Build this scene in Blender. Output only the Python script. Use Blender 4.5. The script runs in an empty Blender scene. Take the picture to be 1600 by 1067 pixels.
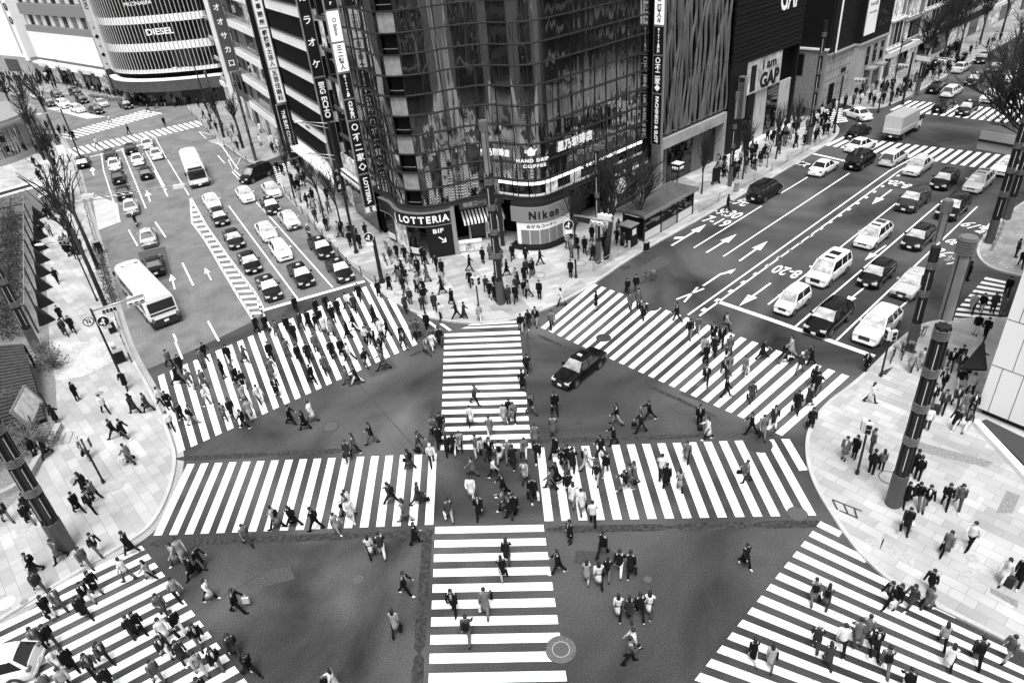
import bpy, bmesh, math, random
from mathutils import Vector, Matrix
from math import sin, cos, pi, radians, atan2, hypot, sqrt
S=bpy.context.scene; C=S.collection
# ---------------- camera ----------------
HC=29.5; FPX=1102.0
PR=Matrix(((0.99559246,-0.09378512,0),(-0.04975558,-0.52818914,0.84766775),(-0.07949862,-0.84393162,-0.53052746)))  # columns: image right, image down, view direction
cd=bpy.data.cameras.new('camera'); cam=bpy.data.objects.new('camera',cd); C.objects.link(cam); S.camera=cam
cd.sensor_width=36; cd.lens=36*FPX/1600; cd.clip_end=2000; cd.clip_start=.3
m=Matrix.Identity(4)
for i in range(3): m[i][0]=PR[i][0]; m[i][1]=-PR[i][1]; m[i][2]=-PR[i][2]
m[2][3]=HC; cam.matrix_world=m
# ---------------- light -----------------
W=bpy.data.worlds.new('World'); S.world=W; W.use_nodes=True
nt=W.node_tree; bg=nt.nodes['Background']
sky=nt.nodes.new('ShaderNodeTexSky'); sky.sky_type='NISHITA'; sky.sun_disc=False
SE,SA=66,185
sky.sun_elevation=radians(SE); sky.sun_rotation=radians(SA); sky.dust_density=6; sky.air_density=1.5; sky.ozone_density=1
bw=nt.nodes.new('ShaderNodeRGBToBW'); nt.links.new(sky.outputs[0],bw.inputs[0]); nt.links.new(bw.outputs[0],bg.inputs[0])
bg.inputs[1].default_value=.15
sl=bpy.data.lights.new('sun','SUN'); sl.energy=1.7; sl.angle=radians(20); so=bpy.data.objects.new('sun',sl); C.objects.link(so)
az=radians(SA); sd=Vector((sin(az)*cos(radians(SE)),cos(az)*cos(radians(SE)),sin(radians(SE))))
so.rotation_euler=sd.to_track_quat('Z','Y').to_euler(); so.location=(0,0,80)
S.view_settings.view_transform='Standard'; S.view_settings.look='None'; S.view_settings.gamma=1
S.view_settings.exposure=.68
# ---------------- helpers ---------------
def at(px,py,z=0.0):
    """photo pixel -> point on the level z"""
    d=PR@Vector(((px-800)/FPX,(py-533.5)/FPX,1)); t=(z-HC)/d.z
    return Vector((d.x*t,d.y*t,z))
def hdg(px,py,dx,dy):
    a=at(px,py);b=at(px+dx,py+dy);return atan2(b.y-a.y,b.x-a.x)
MATS={}
def mat(name,v,rough=.8,metal=0,spec=.5,ns=0,na=0,na2=0,ns2=.05,bump=0,emit=0,ior=None,dist=0,stretch=None):
    """grey principled; ns/na fine speckle, ns2/na2 broad stains (object/world coordinates)"""
    if name in MATS: return MATS[name]
    M=bpy.data.materials.new(name); M.use_nodes=True; n=M.node_tree.nodes; L=M.node_tree.links; b=n['Principled BSDF']
    b.inputs['Base Color'].default_value=(v,v,v,1); b.inputs['Roughness'].default_value=rough; b.inputs['Metallic'].default_value=metal
    b.inputs['Specular IOR Level'].default_value=spec
    if ior: b.inputs['IOR'].default_value=ior
    if emit: b.inputs['Emission Color'].default_value=(1,1,1,1); b.inputs['Emission Strength'].default_value=emit
    if na or na2 or bump:
        tc=n.new('ShaderNodeTexCoord'); src=tc.outputs['Object']
        if stretch:
            mp=n.new('ShaderNodeMapping'); mp.inputs['Scale'].default_value=stretch; L.new(src,mp.inputs[0]); src=mp.outputs[0]
        def nz(sc,det=3,dd=0):
            x=n.new('ShaderNodeTexNoise'); x.inputs['Scale'].default_value=sc; x.inputs['Detail'].default_value=det; x.inputs['Distortion'].default_value=dd; L.new(src,x.inputs['Vector']); return x.outputs['Fac']
        def amp(o,a):
            y=n.new('ShaderNodeMapRange'); y.inputs[1].default_value=.3; y.inputs[2].default_value=.7; y.inputs[3].default_value=1-a; y.inputs[4].default_value=1+a; y.clamp=False; L.new(o,y.inputs[0]); return y.outputs[0]
        o=None; f1=None
        if na: f1=nz(ns,2); o=amp(f1,na)
        if na2:
            o2=amp(nz(ns2,5,dist),na2)
            if o is not None:
                mu=n.new('ShaderNodeMath'); mu.operation='MULTIPLY'; L.new(o,mu.inputs[0]); L.new(o2,mu.inputs[1]); o=mu.outputs[0]
            else: o=o2
        if o is not None:
            mu=n.new('ShaderNodeMath'); mu.operation='MULTIPLY'; mu.inputs[1].default_value=v; mu.use_clamp=True; L.new(o,mu.inputs[0])
            L.new(mu.outputs[0],b.inputs['Base Color'])
        if bump:
            bu=n.new('ShaderNodeBump'); bu.inputs['Strength'].default_value=bump; bu.inputs['Distance'].default_value=.02; L.new(f1 if f1 is not None else nz(ns or 5),bu.inputs['Height']); L.new(bu.outputs[0],b.inputs['Normal'])
    MATS[name]=M; return M
class MB:
    def __init__(s): s.v=[];s.f=[];s.m=[];s.cm=0
    def mi(s,i): s.cm=i; return s
    def add(s,vs,fs):
        o=len(s.v); s.v+=[tuple(x) for x in vs]
        for f in fs: s.f.append([o+i for i in f]); s.m.append(s.cm)
        return s
    def box(s,x0,x1,y0,y1,z0,z1):
        if x0>x1:x0,x1=x1,x0
        if y0>y1:y0,y1=y1,y0
        if z0>z1:z0,z1=z1,z0
        v=[(x0,y0,z0),(x1,y0,z0),(x1,y1,z0),(x0,y1,z0),(x0,y0,z1),(x1,y0,z1),(x1,y1,z1),(x0,y1,z1)]
        return s.add(v,[(0,3,2,1),(4,5,6,7),(0,1,5,4),(1,2,6,5),(2,3,7,6),(3,0,4,7)])
    def poly(s,pts,z=None):
        return s.add([(p[0],p[1],p[2] if z is None else z) for p in pts],[tuple(range(len(pts)))])
    def prism(s,pts,z0,z1):
        n=len(pts); v=[(p[0],p[1],z0) for p in pts]+[(p[0],p[1],z1) for p in pts]
        return s.add(v,[tuple(range(n))[::-1],tuple(range(n,2*n))]+[(i,(i+1)%n,n+(i+1)%n,n+i) for i in range(n)])
    def loft(s,rings,cap=True,closed=True):
        n=len(rings[0]); v=[p for r in rings for p in r]; f=[]
        for k in range(len(rings)-1):
            for i in range(n if closed else n-1):
                j=(i+1)%n; f.append((k*n+i,k*n+j,(k+1)*n+j,(k+1)*n+i))
        if cap: f+= [tuple(range(n))[::-1],tuple((len(rings)-1)*n+i for i in range(n))]
        return s.add(v,f)
    def tube(s,path,rad,n=6,cap=True):
        path=[Vector(p) for p in path]
        if not hasattr(rad,'__len__'): rad=[rad]*len(path)
        rings=[]
        for i,p in enumerate(path):
            a=path[max(i-1,0)]; b=path[min(i+1,len(path)-1)]; d=(b-a)
            d=d.normalized() if d.length>1e-6 else Vector((0,0,1))
            u=d.cross(Vector((0,1,0)) if abs(d.y)<.9 else Vector((1,0,0))).normalized(); w=d.cross(u)
            rings.append([p+(u*cos(2*pi*k/n)+w*sin(2*pi*k/n))*rad[i] for k in range(n)])
        return s.loft(rings,cap)
    def ell(s,c,r,nu=8,nv=5):
        rings=[]
        for j in range(nv+1):
            t=-pi/2+pi*(j+.0)/nv; t=max(min(t,pi/2-.12),-pi/2+.12)
            rings.append([(c[0]+r[0]*cos(t)*cos(2*pi*i/nu),c[1]+r[1]*cos(t)*sin(2*pi*i/nu),c[2]+r[2]*sin(t)) for i in range(nu)])
        return s.loft(rings)
    def mesh(s,name,mats,smooth=False):
        me=bpy.data.meshes.new(name); me.from_pydata(s.v,[],s.f)
        for x in mats: me.materials.append(x)
        if len(mats)>1: me.polygons.foreach_set('material_index',s.m)
        bm=bmesh.new(); bm.from_mesh(me); bmesh.ops.recalc_face_normals(bm,faces=bm.faces); bm.to_mesh(me); bm.free()
        if smooth:
            me.polygons.foreach_set('use_smooth',[True]*len(me.polygons))
            if smooth is not True: me.set_sharp_from_angle(angle=radians(smooth))
        return me
    def obj(s,name,mats,parent=None,smooth=False):
        if not isinstance(mats,(list,tuple)): mats=[mats]
        o=bpy.data.objects.new(name,s.mesh(name,mats,smooth)); C.objects.link(o)
        if parent: o.parent=parent
        return o
def tag(o,label=None,cat=None,group=None,kind=None):
    if label: o['label']=label
    if cat: o['category']=cat
    if group: o['group']=group
    if kind: o['kind']=kind
    return o
def empty(name,label,cat,M=None,group=None):
    o=bpy.data.objects.new(name,None); C.objects.link(o); tag(o,label,cat,group); o.empty_display_size=.3
    if M is not None: o.matrix_world=M
    return o
def place(x,y,z=0,a=0): return Matrix.Translation((x,y,z))@Matrix.Rotation(a,4,'Z')
KIDS={}
def copytree(o,parent=None,group=None):
    c=o.copy(); C.objects.link(c)
    if parent: c.parent=parent
    for ch in KIDSOF(o): copytree(ch,c)
    return c
_kc=None
def KIDSOF(o):
    return CH.get(o.name,[])
CH={}
def regkids(root):
    """remember the child tree once so copying is quick"""
    for o in list(C.objects):
        if o.parent: CH.setdefault(o.parent.name,[])
    st=[root]
    while st:
        r=st.pop(); CH[r.name]=[x for x in r.children]; st+=CH[r.name]
ORD=['','second','third','fourth','fifth','sixth','seventh','eighth','ninth','tenth','eleventh','twelfth','thirteenth','fourteenth','fifteenth','sixteenth','seventeenth','eighteenth','nineteenth','twentieth']
REG=[]
def reg(o,label,px): REG.append((o,label,px)); o['label']=label
def finish_labels():
    g={}
    for o,l,px in REG: g.setdefault(l,[]).append((px,o))
    for l,a in g.items():
        if len(a)==1: continue
        a.sort(key=lambda t:t[0]); n=len(a)
        for i,(px,o) in enumerate(a):
            if i==0: w='leftmost'
            elif i==n-1: w='rightmost'
            elif i<=n//2 or n-1-i>=20: w=(ORD[i] if i<20 else 'number %d'%(i+1))+' from left'
            else: w=ORD[n-1-i]+' from right'
            o['label']=l+', '+w
def textmesh(body,size=1,ext=.0,sp=1,bold=0):
    c=bpy.data.curves.new('text','FONT'); c.body=body; c.size=size; c.align_x='CENTER'; c.align_y='CENTER'; c.extrude=ext; c.space_character=sp; c.offset=bold; c.resolution_u=3
    o=bpy.data.objects.new('text',c); C.objects.link(o)
    dg=bpy.context.evaluated_depsgraph_get(); me=bpy.data.meshes.new_from_object(o.evaluated_get(dg)); bpy.data.objects.remove(o); bpy.data.curves.remove(c); return me
def text(name,body,size,M,mt,parent=None,w=None,ext=.02,bold=0,sp=1):
    """lettering mesh; M maps text plane (x right, y up, z out) to the parent frame; w = wanted width"""
    me=textmesh(body,size,ext,sp,bold)
    xs=[v.co.x for v in me.vertices]; ww=max(xs)-min(xs)
    if w: me.transform(Matrix.Diagonal((w/ww,1,1,1)))
    me.transform(M); me.materials.clear(); me.materials.append(mt)
    o=bpy.data.objects.new(name,me); C.objects.link(o)
    if parent: o.parent=parent
    return o
def vtext(name,body,size,x,z,y,mt,parent,step=1.05,ext=.02,bold=0,rot=False):
    """vertical lettering on a wall whose outward side is +Y"""
    B=Matrix(((-1,0,0,0),(0,0,1,0),(0,1,0,0),(0,0,0,1)))
    if rot:
        return text(name,body,size,Matrix.Translation((x,y,z))@B@Matrix.Rotation(pi/2*rot,4,'Z'),mt,parent,ext=ext,bold=bold)
    me=None; vs=[];fs=[]
    for i,ch in enumerate(body):
        if ch==' ': continue
        t=textmesh(ch,size,ext,1,bold); t.transform(Matrix.Translation((x,y,z-i*size*step))@B)
        o=len(vs); vs+=[tuple(v.co) for v in t.vertices]; fs+=[[o+k for k in p.vertices] for p in t.polygons]; bpy.data.meshes.remove(t)
    me=bpy.data.meshes.new(name); me.from_pydata(vs,[],fs); me.materials.append(mt)
    ob=bpy.data.objects.new(name,me); C.objects.link(ob); ob.parent=parent; return ob
WB=Matrix(((-1,0,0,0),(0,0,1,0),(0,1,0,0),(0,0,0,1)))   # text facing local +Y, reading to the viewer's right (-X)
def wtext(name,body,size,x,z,y,mt,parent,w=None,ext=.02,bold=0): return text(name,body,size,Matrix.Translation((x,y,z))@WB,mt,parent,w,ext,bold)
# ---------------- materials -------------
asph=mat('asphalt',.056,.92,spec=.25,ns=16,na=.42,ns2=.085,na2=.75,dist=1.5,bump=.3)
asphL=mat('asphalt_pale',.155,.9,spec=.3,ns=9,na=.35,ns2=.35,na2=.25,dist=1,bump=.3,stretch=(1,1,1))
asphD=mat('asphalt_patch',.06,.85,ns=9,na=.35)
paint=mat('road_paint',.8,.7,ns=3,na=.06,ns2=.6,na2=.05)
def wear(M):
    n=M.node_tree.nodes;L=M.node_tree.links;b=n['Principled BSDF']; src=b.inputs['Base Color'].links[0].from_socket
    tc=n.new('ShaderNodeTexCoord'); a=n.new('ShaderNodeTexNoise'); a.inputs['Scale'].default_value=1.1; a.inputs['Detail'].default_value=10; a.inputs['Roughness'].default_value=.72; L.new(tc.outputs['Object'],a.inputs[0])
    r=n.new('ShaderNodeMapRange'); r.inputs[1].default_value=.635; r.inputs[2].default_value=.675; L.new(a.outputs[0],r.inputs[0])
    m=n.new('ShaderNodeMix'); m.data_type='RGBA'; L.new(r.outputs[0],m.inputs[0]); L.new(src,m.inputs[6]); m.inputs[7].default_value=(.16,.16,.16,1); L.new(m.outputs[2],b.inputs['Base Color'])
wear(paint)
granite=mat('granite',.42,.7,ns=14,na=.2,ns2=.5,na2=.15)
gutter=mat('gutter_concrete',.3,.8,ns=10,na=.25,ns2=.4,na2=.15)
black=mat('black_paint',.008,.5,spec=.25); white=mat('white_paint',.8,.5); grey=mat('grey_paint',.25,.5); dark=mat('dark_metal',.015,.5,spec=.3)
steel=mat('steel',.4,.35,metal=.7); pale=mat('pale_panel',.62,.5); concrete=mat('concrete',.3,.8,ns=4,na=.1,ns2=.3,na2=.15)
def paving(name,v,var,tw=1.1,th=.55,ang=0,dk=.7):
    M=bpy.data.materials.new(name); M.use_nodes=True; n=M.node_tree.nodes; L=M.node_tree.links; b=n['Principled BSDF']; b.inputs['Roughness'].default_value=.75
    tc=n.new('ShaderNodeTexCoord'); mp=n.new('ShaderNodeMapping'); mp.inputs['Rotation'].default_value=(0,0,-ang); L.new(tc.outputs['Object'],mp.inputs[0])
    br=n.new('ShaderNodeTexBrick'); L.new(mp.outputs[0],br.inputs[0]); br.inputs['Scale'].default_value=1; br.inputs['Brick Width'].default_value=tw; br.inputs['Row Height'].default_value=th; br.inputs['Mortar Size'].default_value=.018
    br.inputs['Color1'].default_value=(v,)*3+(1,); br.inputs['Color2'].default_value=(v*(1-var),)*3+(1,); br.inputs['Mortar'].default_value=(v*.62,)*3+(1,)
    b2=n.new('ShaderNodeTexBrick'); L.new(mp.outputs[0],b2.inputs[0]); b2.inputs['Scale'].default_value=1; b2.inputs['Brick Width'].default_value=tw*2.5; b2.inputs['Row Height'].default_value=th*4; b2.inputs['Mortar Size'].default_value=0
    b2.inputs['Color1'].default_value=(1,)*4; b2.inputs['Color2'].default_value=(dk,)*3+(1,)
    nz=n.new('ShaderNodeTexNoise'); nz.inputs['Scale'].default_value=.35; nz.inputs['Detail'].default_value=6; L.new(tc.outputs['Object'],nz.inputs[0])
    mr=n.new('ShaderNodeMapRange'); mr.inputs[1].default_value=.3; mr.inputs[2].default_value=.7; mr.inputs[3].default_value=.78; mr.inputs[4].default_value=1.12; L.new(nz.outputs[0],mr.inputs[0])
    m1=n.new('ShaderNodeMix'); m1.data_type='RGBA'; m1.blend_type='MULTIPLY'; m1.inputs[0].default_value=1; L.new(br.outputs[0],m1.inputs[6]); L.new(b2.outputs[0],m1.inputs[7])
    m2=n.new('ShaderNodeMix'); m2.data_type='RGBA'; m2.blend_type='MULTIPLY'; m2.inputs[0].default_value=1; L.new(m1.outputs[2],m2.inputs[6]); L.new(mr.outputs[0],m2.inputs[7])
    L.new(m2.outputs[2],b.inputs['Base Color']); return M
# ---------------- ground ----------------
tag(MB().poly([(-900,-300),(900,-300),(900,1500),(-900,1500)],z=0).obj('ground',asph),kind='structure')
def P(*a): return [at(*p) if p[0]!='w' else Vector((p[1],p[2],0)) for p in a]
def sheet(name,pts,mt,z=.004): return tag(MB().poly(pts,z=z).obj(name,mt),kind='structure')
# paler resurfaced roadway of the left street
sheet('road',P((118,245),(160,400),(197,534),(222,580),(300,548),(400,500),(412,487),(570,440),(565,427),(440,292),(390,250),(330,205),(290,160),(160,150),(37,135),('w',-190,215),('w',-190,150),(60,190)),asphL)
sheet('road_patch',P((215,395),(258,385),(270,432),(232,445)),asphD,.006)
sheet('road_patch',P((143,302),(184,318),(188,347),(153,360)),mat('asphalt_new',.42,.85,ns=5,na=.1,ns2=.6,na2=.15),.006)
pavA=paving('paving_pale',.49,.28,1.2,.6,radians(-50),.8); pavB=paving('paving_corner',.52,.3,1.2,.6,radians(20),.6); pavC=paving('paving_small',.36,.25,.6,.3,radians(41))
PAVES=[]
def strip(pts,o0,o1,z,mt,name,z1=None,closed=False,uprights=True):
    n=len(pts); L=[];R=[]
    for i,p in enumerate(pts):
        a=pts[max(i-1,0)];b=pts[min(i+1,n-1)]; d=Vector((b.x-a.x,b.y-a.y)).normalized(); q=Vector((d.y,-d.x))   # right of travel
        L.append((p.x+q.x*o0,p.y+q.y*o0));R.append((p.x+q.x*o1,p.y+q.y*o1))
    mb=MB()
    for i in range(n-1):
        if z1 is None: mb.add([(*L[i],z),(*L[i+1],z),(*R[i+1],z),(*R[i],z)],[(0,1,2,3)])
        else:
            v=[(*L[i],z),(*L[i+1],z),(*R[i+1],z),(*R[i],z),(*L[i],z1),(*L[i+1],z1),(*R[i+1],z1),(*R[i],z1)]
            mb.add(v,[(4,5,6,7),(0,1,5,4),(2,3,7,6)]+([(0,3,7,4)] if i==0 else [])+([(1,2,6,5)] if i==n-2 else []))
    return tag(mb.obj(name,mt),kind='structure')
def smoothpts(pts,k=2):
    for _ in range(k):
        q=[pts[0]]
        for a,b in zip(pts,pts[1:]): q+=[a*.75+b*.25,a*.25+b*.75]
        pts=q+[pts[-1]]
    return pts
def sidewalk(kerb,outer,mt,side,h=.13,gut=.45):
    """kerb polyline walked so that the road is on its right (side=1) or left (side=-1)"""
    k=smoothpts(P(*kerb)); o=P(*outer); full=k+o; PAVES.append([(p.x,p.y) for p in full])
    tag(MB().poly(full,z=h).obj('pavement',mt),kind='structure')
    strip(k,-.22*side,.0,.0,granite,'kerb',h+.015)
    strip(k,.0,gut*side,.008,gutter,'gutter')
KA=[(92,205),(108,238),(118,252),(122,267),(138,330),(160,400),(178,468),(197,534),(215,572),(235,606),(252,642),(264,672),(274,700),(277,722),(271,755),(258,790),(240,820),(217,840),(160,874),(80,922),(0,972),(-120,1045)]
sidewalk(KA,[('w',-60,12),('w',-120,60),('w',-160,170)],pavA,-1)
KB=[('w',-24,103.5),('w',-30,97),(444,300),(460,318),(510,370),(565,427),(600,460),(640,484),(680,499),(740,506),(800,500),(850,484),(890,465),(930,441),(985,402),(1100,338),(1200,281),(1285,230),(1305,214),(1310,203),(1300,193),(1270,183),('w',36,103)]
sidewalk(KB,[('w',20,120)],pavB,-1)
sidewalk([(290,160),(300,175),(330,208),(375,243),(393,255),(410,255),('w',-27,112)],[('w',-20,150),('w',-40,170)],pavC,-1)
KC=[(1600,500),(1480,502),(1440,510),(1407,534),(1370,572),(1332,606),(1295,632),(1268,668),(1262,705),(1272,749),(1294,790),(1340,858),(1385,900),(1430,930),(1500,962),(1600,1012),(1700,1070)]
sidewalk(KC,[('w',60,0),('w',90,45)],pavA,-1)
sidewalk([('w',110,105),(1600,318),(1570,342),(1542,367),(1527,392),(1537,412),(1562,424),(1620,436)],[('w',90,55)],pavC,-1)
sidewalk([('w',44,118),(1317,162),(1345,170),(1375,170),(1407,157),(1437,142),(1510,100),(1600,50),('w',240,260)],[('w',150,300)],pavC,-1)
sidewalk([('w',-250,208),('w',-160,182),(0,133),(37,138),(162,156),(225,166),(280,163),(292,156),('w',-52,175)],[('w',-60,330),('w',-250,330)],pavC,-1)
# grey paving inlays
for q,v in ((((0,0),),0),): pass
inl=mat('paving_grey',.2,.8,ns=8,na=.25); inl2=mat('paving_midgrey',.36,.8,ns=6,na=.15)
for q,mt in (((((1435,690),(1553,722),(1541,730),(1430,704))),inl),(((1573,766),(1594,774),(1582,802),(1556,801)),inl),(((1548,918),(1590,938),(1590,950),(1546,925)),inl),(((1500,893),(1533,888),(1524,913),(1500,905)),inl2),
    (((200,748),(104,772),(112,785),(190,764)),inl2),(((20,825),(45,815),(60,838),(32,846)),inl2),(((1380,840),(1436,880),(1428,888),(1374,858)),inl2),(((1352,842),(1382,842),(1376,857),(1362,855)),inl2),
    (((86,534),(178,534),(178,565),(130,588),(88,594)),mat('paving_worn',.42,.8,ns=5,na=.2,ns2=.5,na2=.2)),(((726,490),(785,485),(800,494),(770,500)),inl2),(((862,455),(898,432),(908,437),(870,462)),inl2),(((808,436),(866,452),(850,460),(800,448)),inl2),(((645,423),(700,428),(690,436),(640,432)),inl2)):
    sheet('paving_inlay',[at(*p,.13) for p in q],mt,.134)
sheet('path',P((60,320),(73,440),(80,560),(88,600),(90,640),(84,690),(55,755),(10,800),(-60,850),('w',-60,20),('w',-90,60),(-40,330)),mat('park_asphalt',.17,.9,ns=10,na=.35,ns2=.4,na2=.15),.137)
# ---------------- markings --------------
PITCH=.933
def zebra(A0,A1,B0,B1,n=None,duty=.52,cut=None,name='zebra_crossing',w=None):
    a0,a1,b0,b1=[at(*p) if not isinstance(p,Vector) else p for p in (A0,A1,B0,B1)]
    if n is None: n=max(2,round((a1-a0).length/PITCH+(1-duty)))
    p=1/(n-1+duty); mb=MB()
    for i in range(n):
        t0=i*p;t1=t0+p*duty; f0,f1=(cut or {}).get(i,(0,1))
        q=[]
        for t,f in ((t0,f0),(t1,f0),(t1,f1),(t0,f1)): A=a0.lerp(a1,t);B=b0.lerp(b1,t);q.append(A.lerp(B,f))
        K=6
        for k in range(K):
            u0,u1=k/K,(k+1)/K
            mb.add([q[0].lerp(q[3],u0),q[1].lerp(q[2],u0),q[1].lerp(q[2],u1),q[0].lerp(q[3],u1)],[(0,1,2,3)])
    o=mb.obj(name,paint); o.location.z=.012; return tag(o,kind='structure')
zebra((694.5,521.5),(688.5,703),(812,517),(830.5,700),16)
zebra((737,506.5),(715,514),(806.5,501.5),(809,510.5),2,.5,{0:(.0,1),1:(.05,1)})
zebra((680,823),(668,1101),(849,819.5),(891,1097),11)
zebra((292.8,725),(682.5,708.5),(240,836.5),(677,819.5),18)
zebra((838,699.5),(1209,686.5),(851,814),(1275.5,805),16)
zebra((1220.5,686),(1233.5,686),(1249,735.5),(1262,734),1,1)
zebra((246.5,588),(598,436),(279,707.5),(652,538),None)
zebra((620,468),(655,478),(690,520),(706,516),2,.4,{0:(.25,.95),1:(.75,1)})
zebra((845,512),(1222,681),(927,443),(1327,588),24)
zebra((1282,814),(1067,1085),(1700,1020),(1640,1280),None,cut={0:(0,.1),1:(0,.24),2:(0,.6),3:(0,.8)})
zebra((221,852),(405,1090),(-60,985),(60,1290),None)
zebra((104,234),(307,189),(117.5,244),(321,196)); zebra((87,212),(225,172.5),(112,218.5),(254,177.5)); zebra((72,170),(135,186),(95,168),(165,183))
zebra((1289,227.5),(1600,273),(1317,214),(1625,249)); zebra((1390,172.5),(1640,199),(1420,157.5),(1660,178)); zebra((1284,172),(1302,193),(1316,170),(1325,190))
zebra((427,261),(434,287),(452,253),(463,276)); zebra((1540,433),(1480,500),(1572,440),(1556,507))
def line(pts,w=.15,z=.012,name='lane_line',px=True,mt=None):
    p=P(*pts) if px else [Vector((*q,0)) for q in pts]
    return strip(p,-w/2,w/2,z,mt or paint,name)
def dashes(a,b,w=.15,L=5,gap=5):
    a=at(*a);b=at(*b);D=(b-a).length;u=(b-a)/D;x=0
    while x<D:
        e=min(x+L,D); p=[a+u*x,a+u*e]; strip(p,-w/2,w/2,.012,paint,'lane_line'); x=e+gap
line([(1075,492),(1200,403),(1390,267),(1440,240)],.17);line([(1092,494),(1200,416),(1406,267),(1450,242)],.17)
a_=at(1096,486);b_=at(1422,262)
mb=MB();D=(b_-a_).length;u=(b_-a_)/D;nn=Vector((u.y,-u.x,0))
for i in range(int(D/2.0)):
    c=a_+u*(i*2.0+.3); mb.poly([c-u*.28-nn*.13,c+u*.28-nn*.13,c+u*.28+nn*.13,c-u*.28+nn*.13],z=.012)
tag(mb.obj('lane_marker',paint),kind='structure')
line([(1084,387.5),(1190,322)]);line([(1220.6,302),(1262,277)]);line([(1130,401),(1200,354.5),(1327,271)]);line([(1200,476),(1400,318)]);line([(1242,511),(1475,312)]);line([(1307,532),(1527,323)]);line([(1405,482),(1440,452)]);line([(1500,415),(1536,378)])
line([(1121,471),(1200,498),(1366,557)],.45,name='stop_line');line([(407,486),(570,439.5)],.45,name='stop_line');line([(1264,239),(1330,254)],.4,name='stop_line');line([(140,245.5),(187,235),(226,225)],.4,name='stop_line')
line([(465,467),(400,379.5),(357.5,322)]);line([(520,449.5),(420,337),(400,316)]);dashes((330,282),(305,252));dashes((375,282),(340,243));line([(187.5,347),(162,267),(158,240)]);line([(201,359.5),(215,384.5)])
line([(228,326),(190,232)]);line([(260,297),(223,228)]);line([(260,248),(240.6,212)]);line([(295,305),(262,250)])
for q in (((242.5,347),(259,371)),((285,411),(302,446)),((325,502),(342,533)),((271,522),(276,533)),((274,534),(285,561)),((241,267),(262,307)),((330,204),(372,265)),((366,266),(384,284)),((402,472),(424,517))): line(q,.17)
# hatched median
ml=P((297.5,308),(300,348),(320,374.5),(370,459.5),(396,500)); mr=P((297.5,308),(322,352),(357,402),(400,459.5),(412,484))
strip(ml,-.1,.1,.012,paint,'median_line');strip(mr,-.1,.1,.012,paint,'median_line')
def alongp(pts,t):
    n=len(pts)-1;k=min(int(t*n),n-1);return pts[k].lerp(pts[k+1],t*n-k)
mb=MB()
for i in range(24):
    y0=320+i*7.4*(1+i*.004)
    def xat(pl,y):
        for a,b in zip(pl,pl[1:]):
            if a[1]<=y<=b[1]: return a[0]+(b[0]-a[0])*(y-a[1])/(b[1]-a[1])
        return pl[-1][0]
    la=[(297.5,308),(300,348),(320,374.5),(370,459.5),(396,500)]; ra=[(297.5,308),(322,352),(357,402),(400,459.5),(412,484)]
    pts=[]
    for y,pl,dy in ((y0,la,0),(y0-2,ra,0),(y0+1.4,ra,0),(y0+3.4,la,0)): pts.append(at(xat(pl,y),y))
    if y0<494: mb.poly(pts,z=.012)
tag(mb.obj('median_hatching',paint),kind='structure')
tag(MB().poly(P((306,207),(322,213),(346,209)),z=.010).obj('road_marking',asphL),kind='structure')
for q in (((311,206),(345,214),(322,217),(311,206)),((357,250),(376,247),(365,268),(357,250))): line(q,.12,name='road_marking')
mb=MB()
def flat(shape,px,py,dx,dy,sc,wd=None,z=.012,name='road_arrow',mt=None):
    """shape in (along, side) metres"""
    c=at(px,py);a=hdg(px,py,dx,dy);u=Vector((cos(a),sin(a),0));v=Vector((-sin(a),cos(a),0)); wd=wd or sc
    return tag(MB().poly([c+u*(p[0]*sc)+v*(p[1]*wd) for p in shape],z=z).obj(name,mt or paint),kind='structure')
ARW=[(2.5,0),(.4,.42),(.4,.09),(-2.5,.09),(-2.5,-.09),(.4,-.09),(.4,-.42)]
for px,py,dx,dy,sc in ((1128,380,46,-28,1.05),(1178,392,44,-31,1.05),(1180,460,-29,21,1),(1378,308,-31,23,1),(1368,395,-20,14,.8),(1335,462,-10,8,.8),(1545,352,-20,20,1),(232,307,-4,-12,1),(325,428,-13,-25,.7),(270,440,-6,-22,.8),(145,268,-4,-20,1)): flat(ARW,px,py,dx,dy,sc)
flat([(2.8,0),(.9,.42),(.9,.1),(-.6,.1),(-1.1,.75),(-1.6,.62),(-1.0,.05),(-2.8,.1),(-2.8,-.1),(.9,-.1),(.9,-.42)],1077,367,46,-28,1.1)
flat([(2.2,-.5),(1.3,-.1),(1.5,-.3),(.6,.12),(-2.2,.12),(-2.2,-.08),(.4,-.08),(1.2,-.45),(1.05,-.65)],1121,432,30,-20,1)
line([(1057,468),(1100,451)],.18,name='road_marking');line([(1069,472),(1090,449)],.18,name='road_marking')
def rtext(s,px,py,dx,dy,size,st=2.2,w=None):
    """dx,dy: reading direction (text right) in the photo; stretched along its up axis"""
    c=at(px,py);a=hdg(px,py,dx,dy); me=textmesh(s,size,0,1,.02)
    me.transform(Matrix.Translation((c.x,c.y,.012))@Matrix.Rotation(a,4,'Z')@Matrix.Diagonal((1,st,1,1))); me.materials.clear(); me.materials.append(paint)
    o=bpy.data.objects.new('road_lettering',me);C.objects.link(o);tag(o,kind='structure')
rtext('17-19',1114,345,22,6,1.5,1.7);rtext('7-9:30',1131,332,22,6,1.5,1.7);rtext('優先',1150,314,20,5,1.5,1.6)
rtext('17-19',1531,357,-20,-8,1.3,1.8);rtext('8-20',1230,424,-22,-6,1.3,1.8);rtext('8-20',1407,288,-22,-6,1.2,1.8);rtext('優先',1480,400,-20,-8,1.4,1.8);rtext('バス専用',341,223,12,4,1.3,1.5);rtext('バス',1250,256,14,4,1.2,1.5)
rtext('30',1490,378,-14,-6,1.0,1.6)
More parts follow.
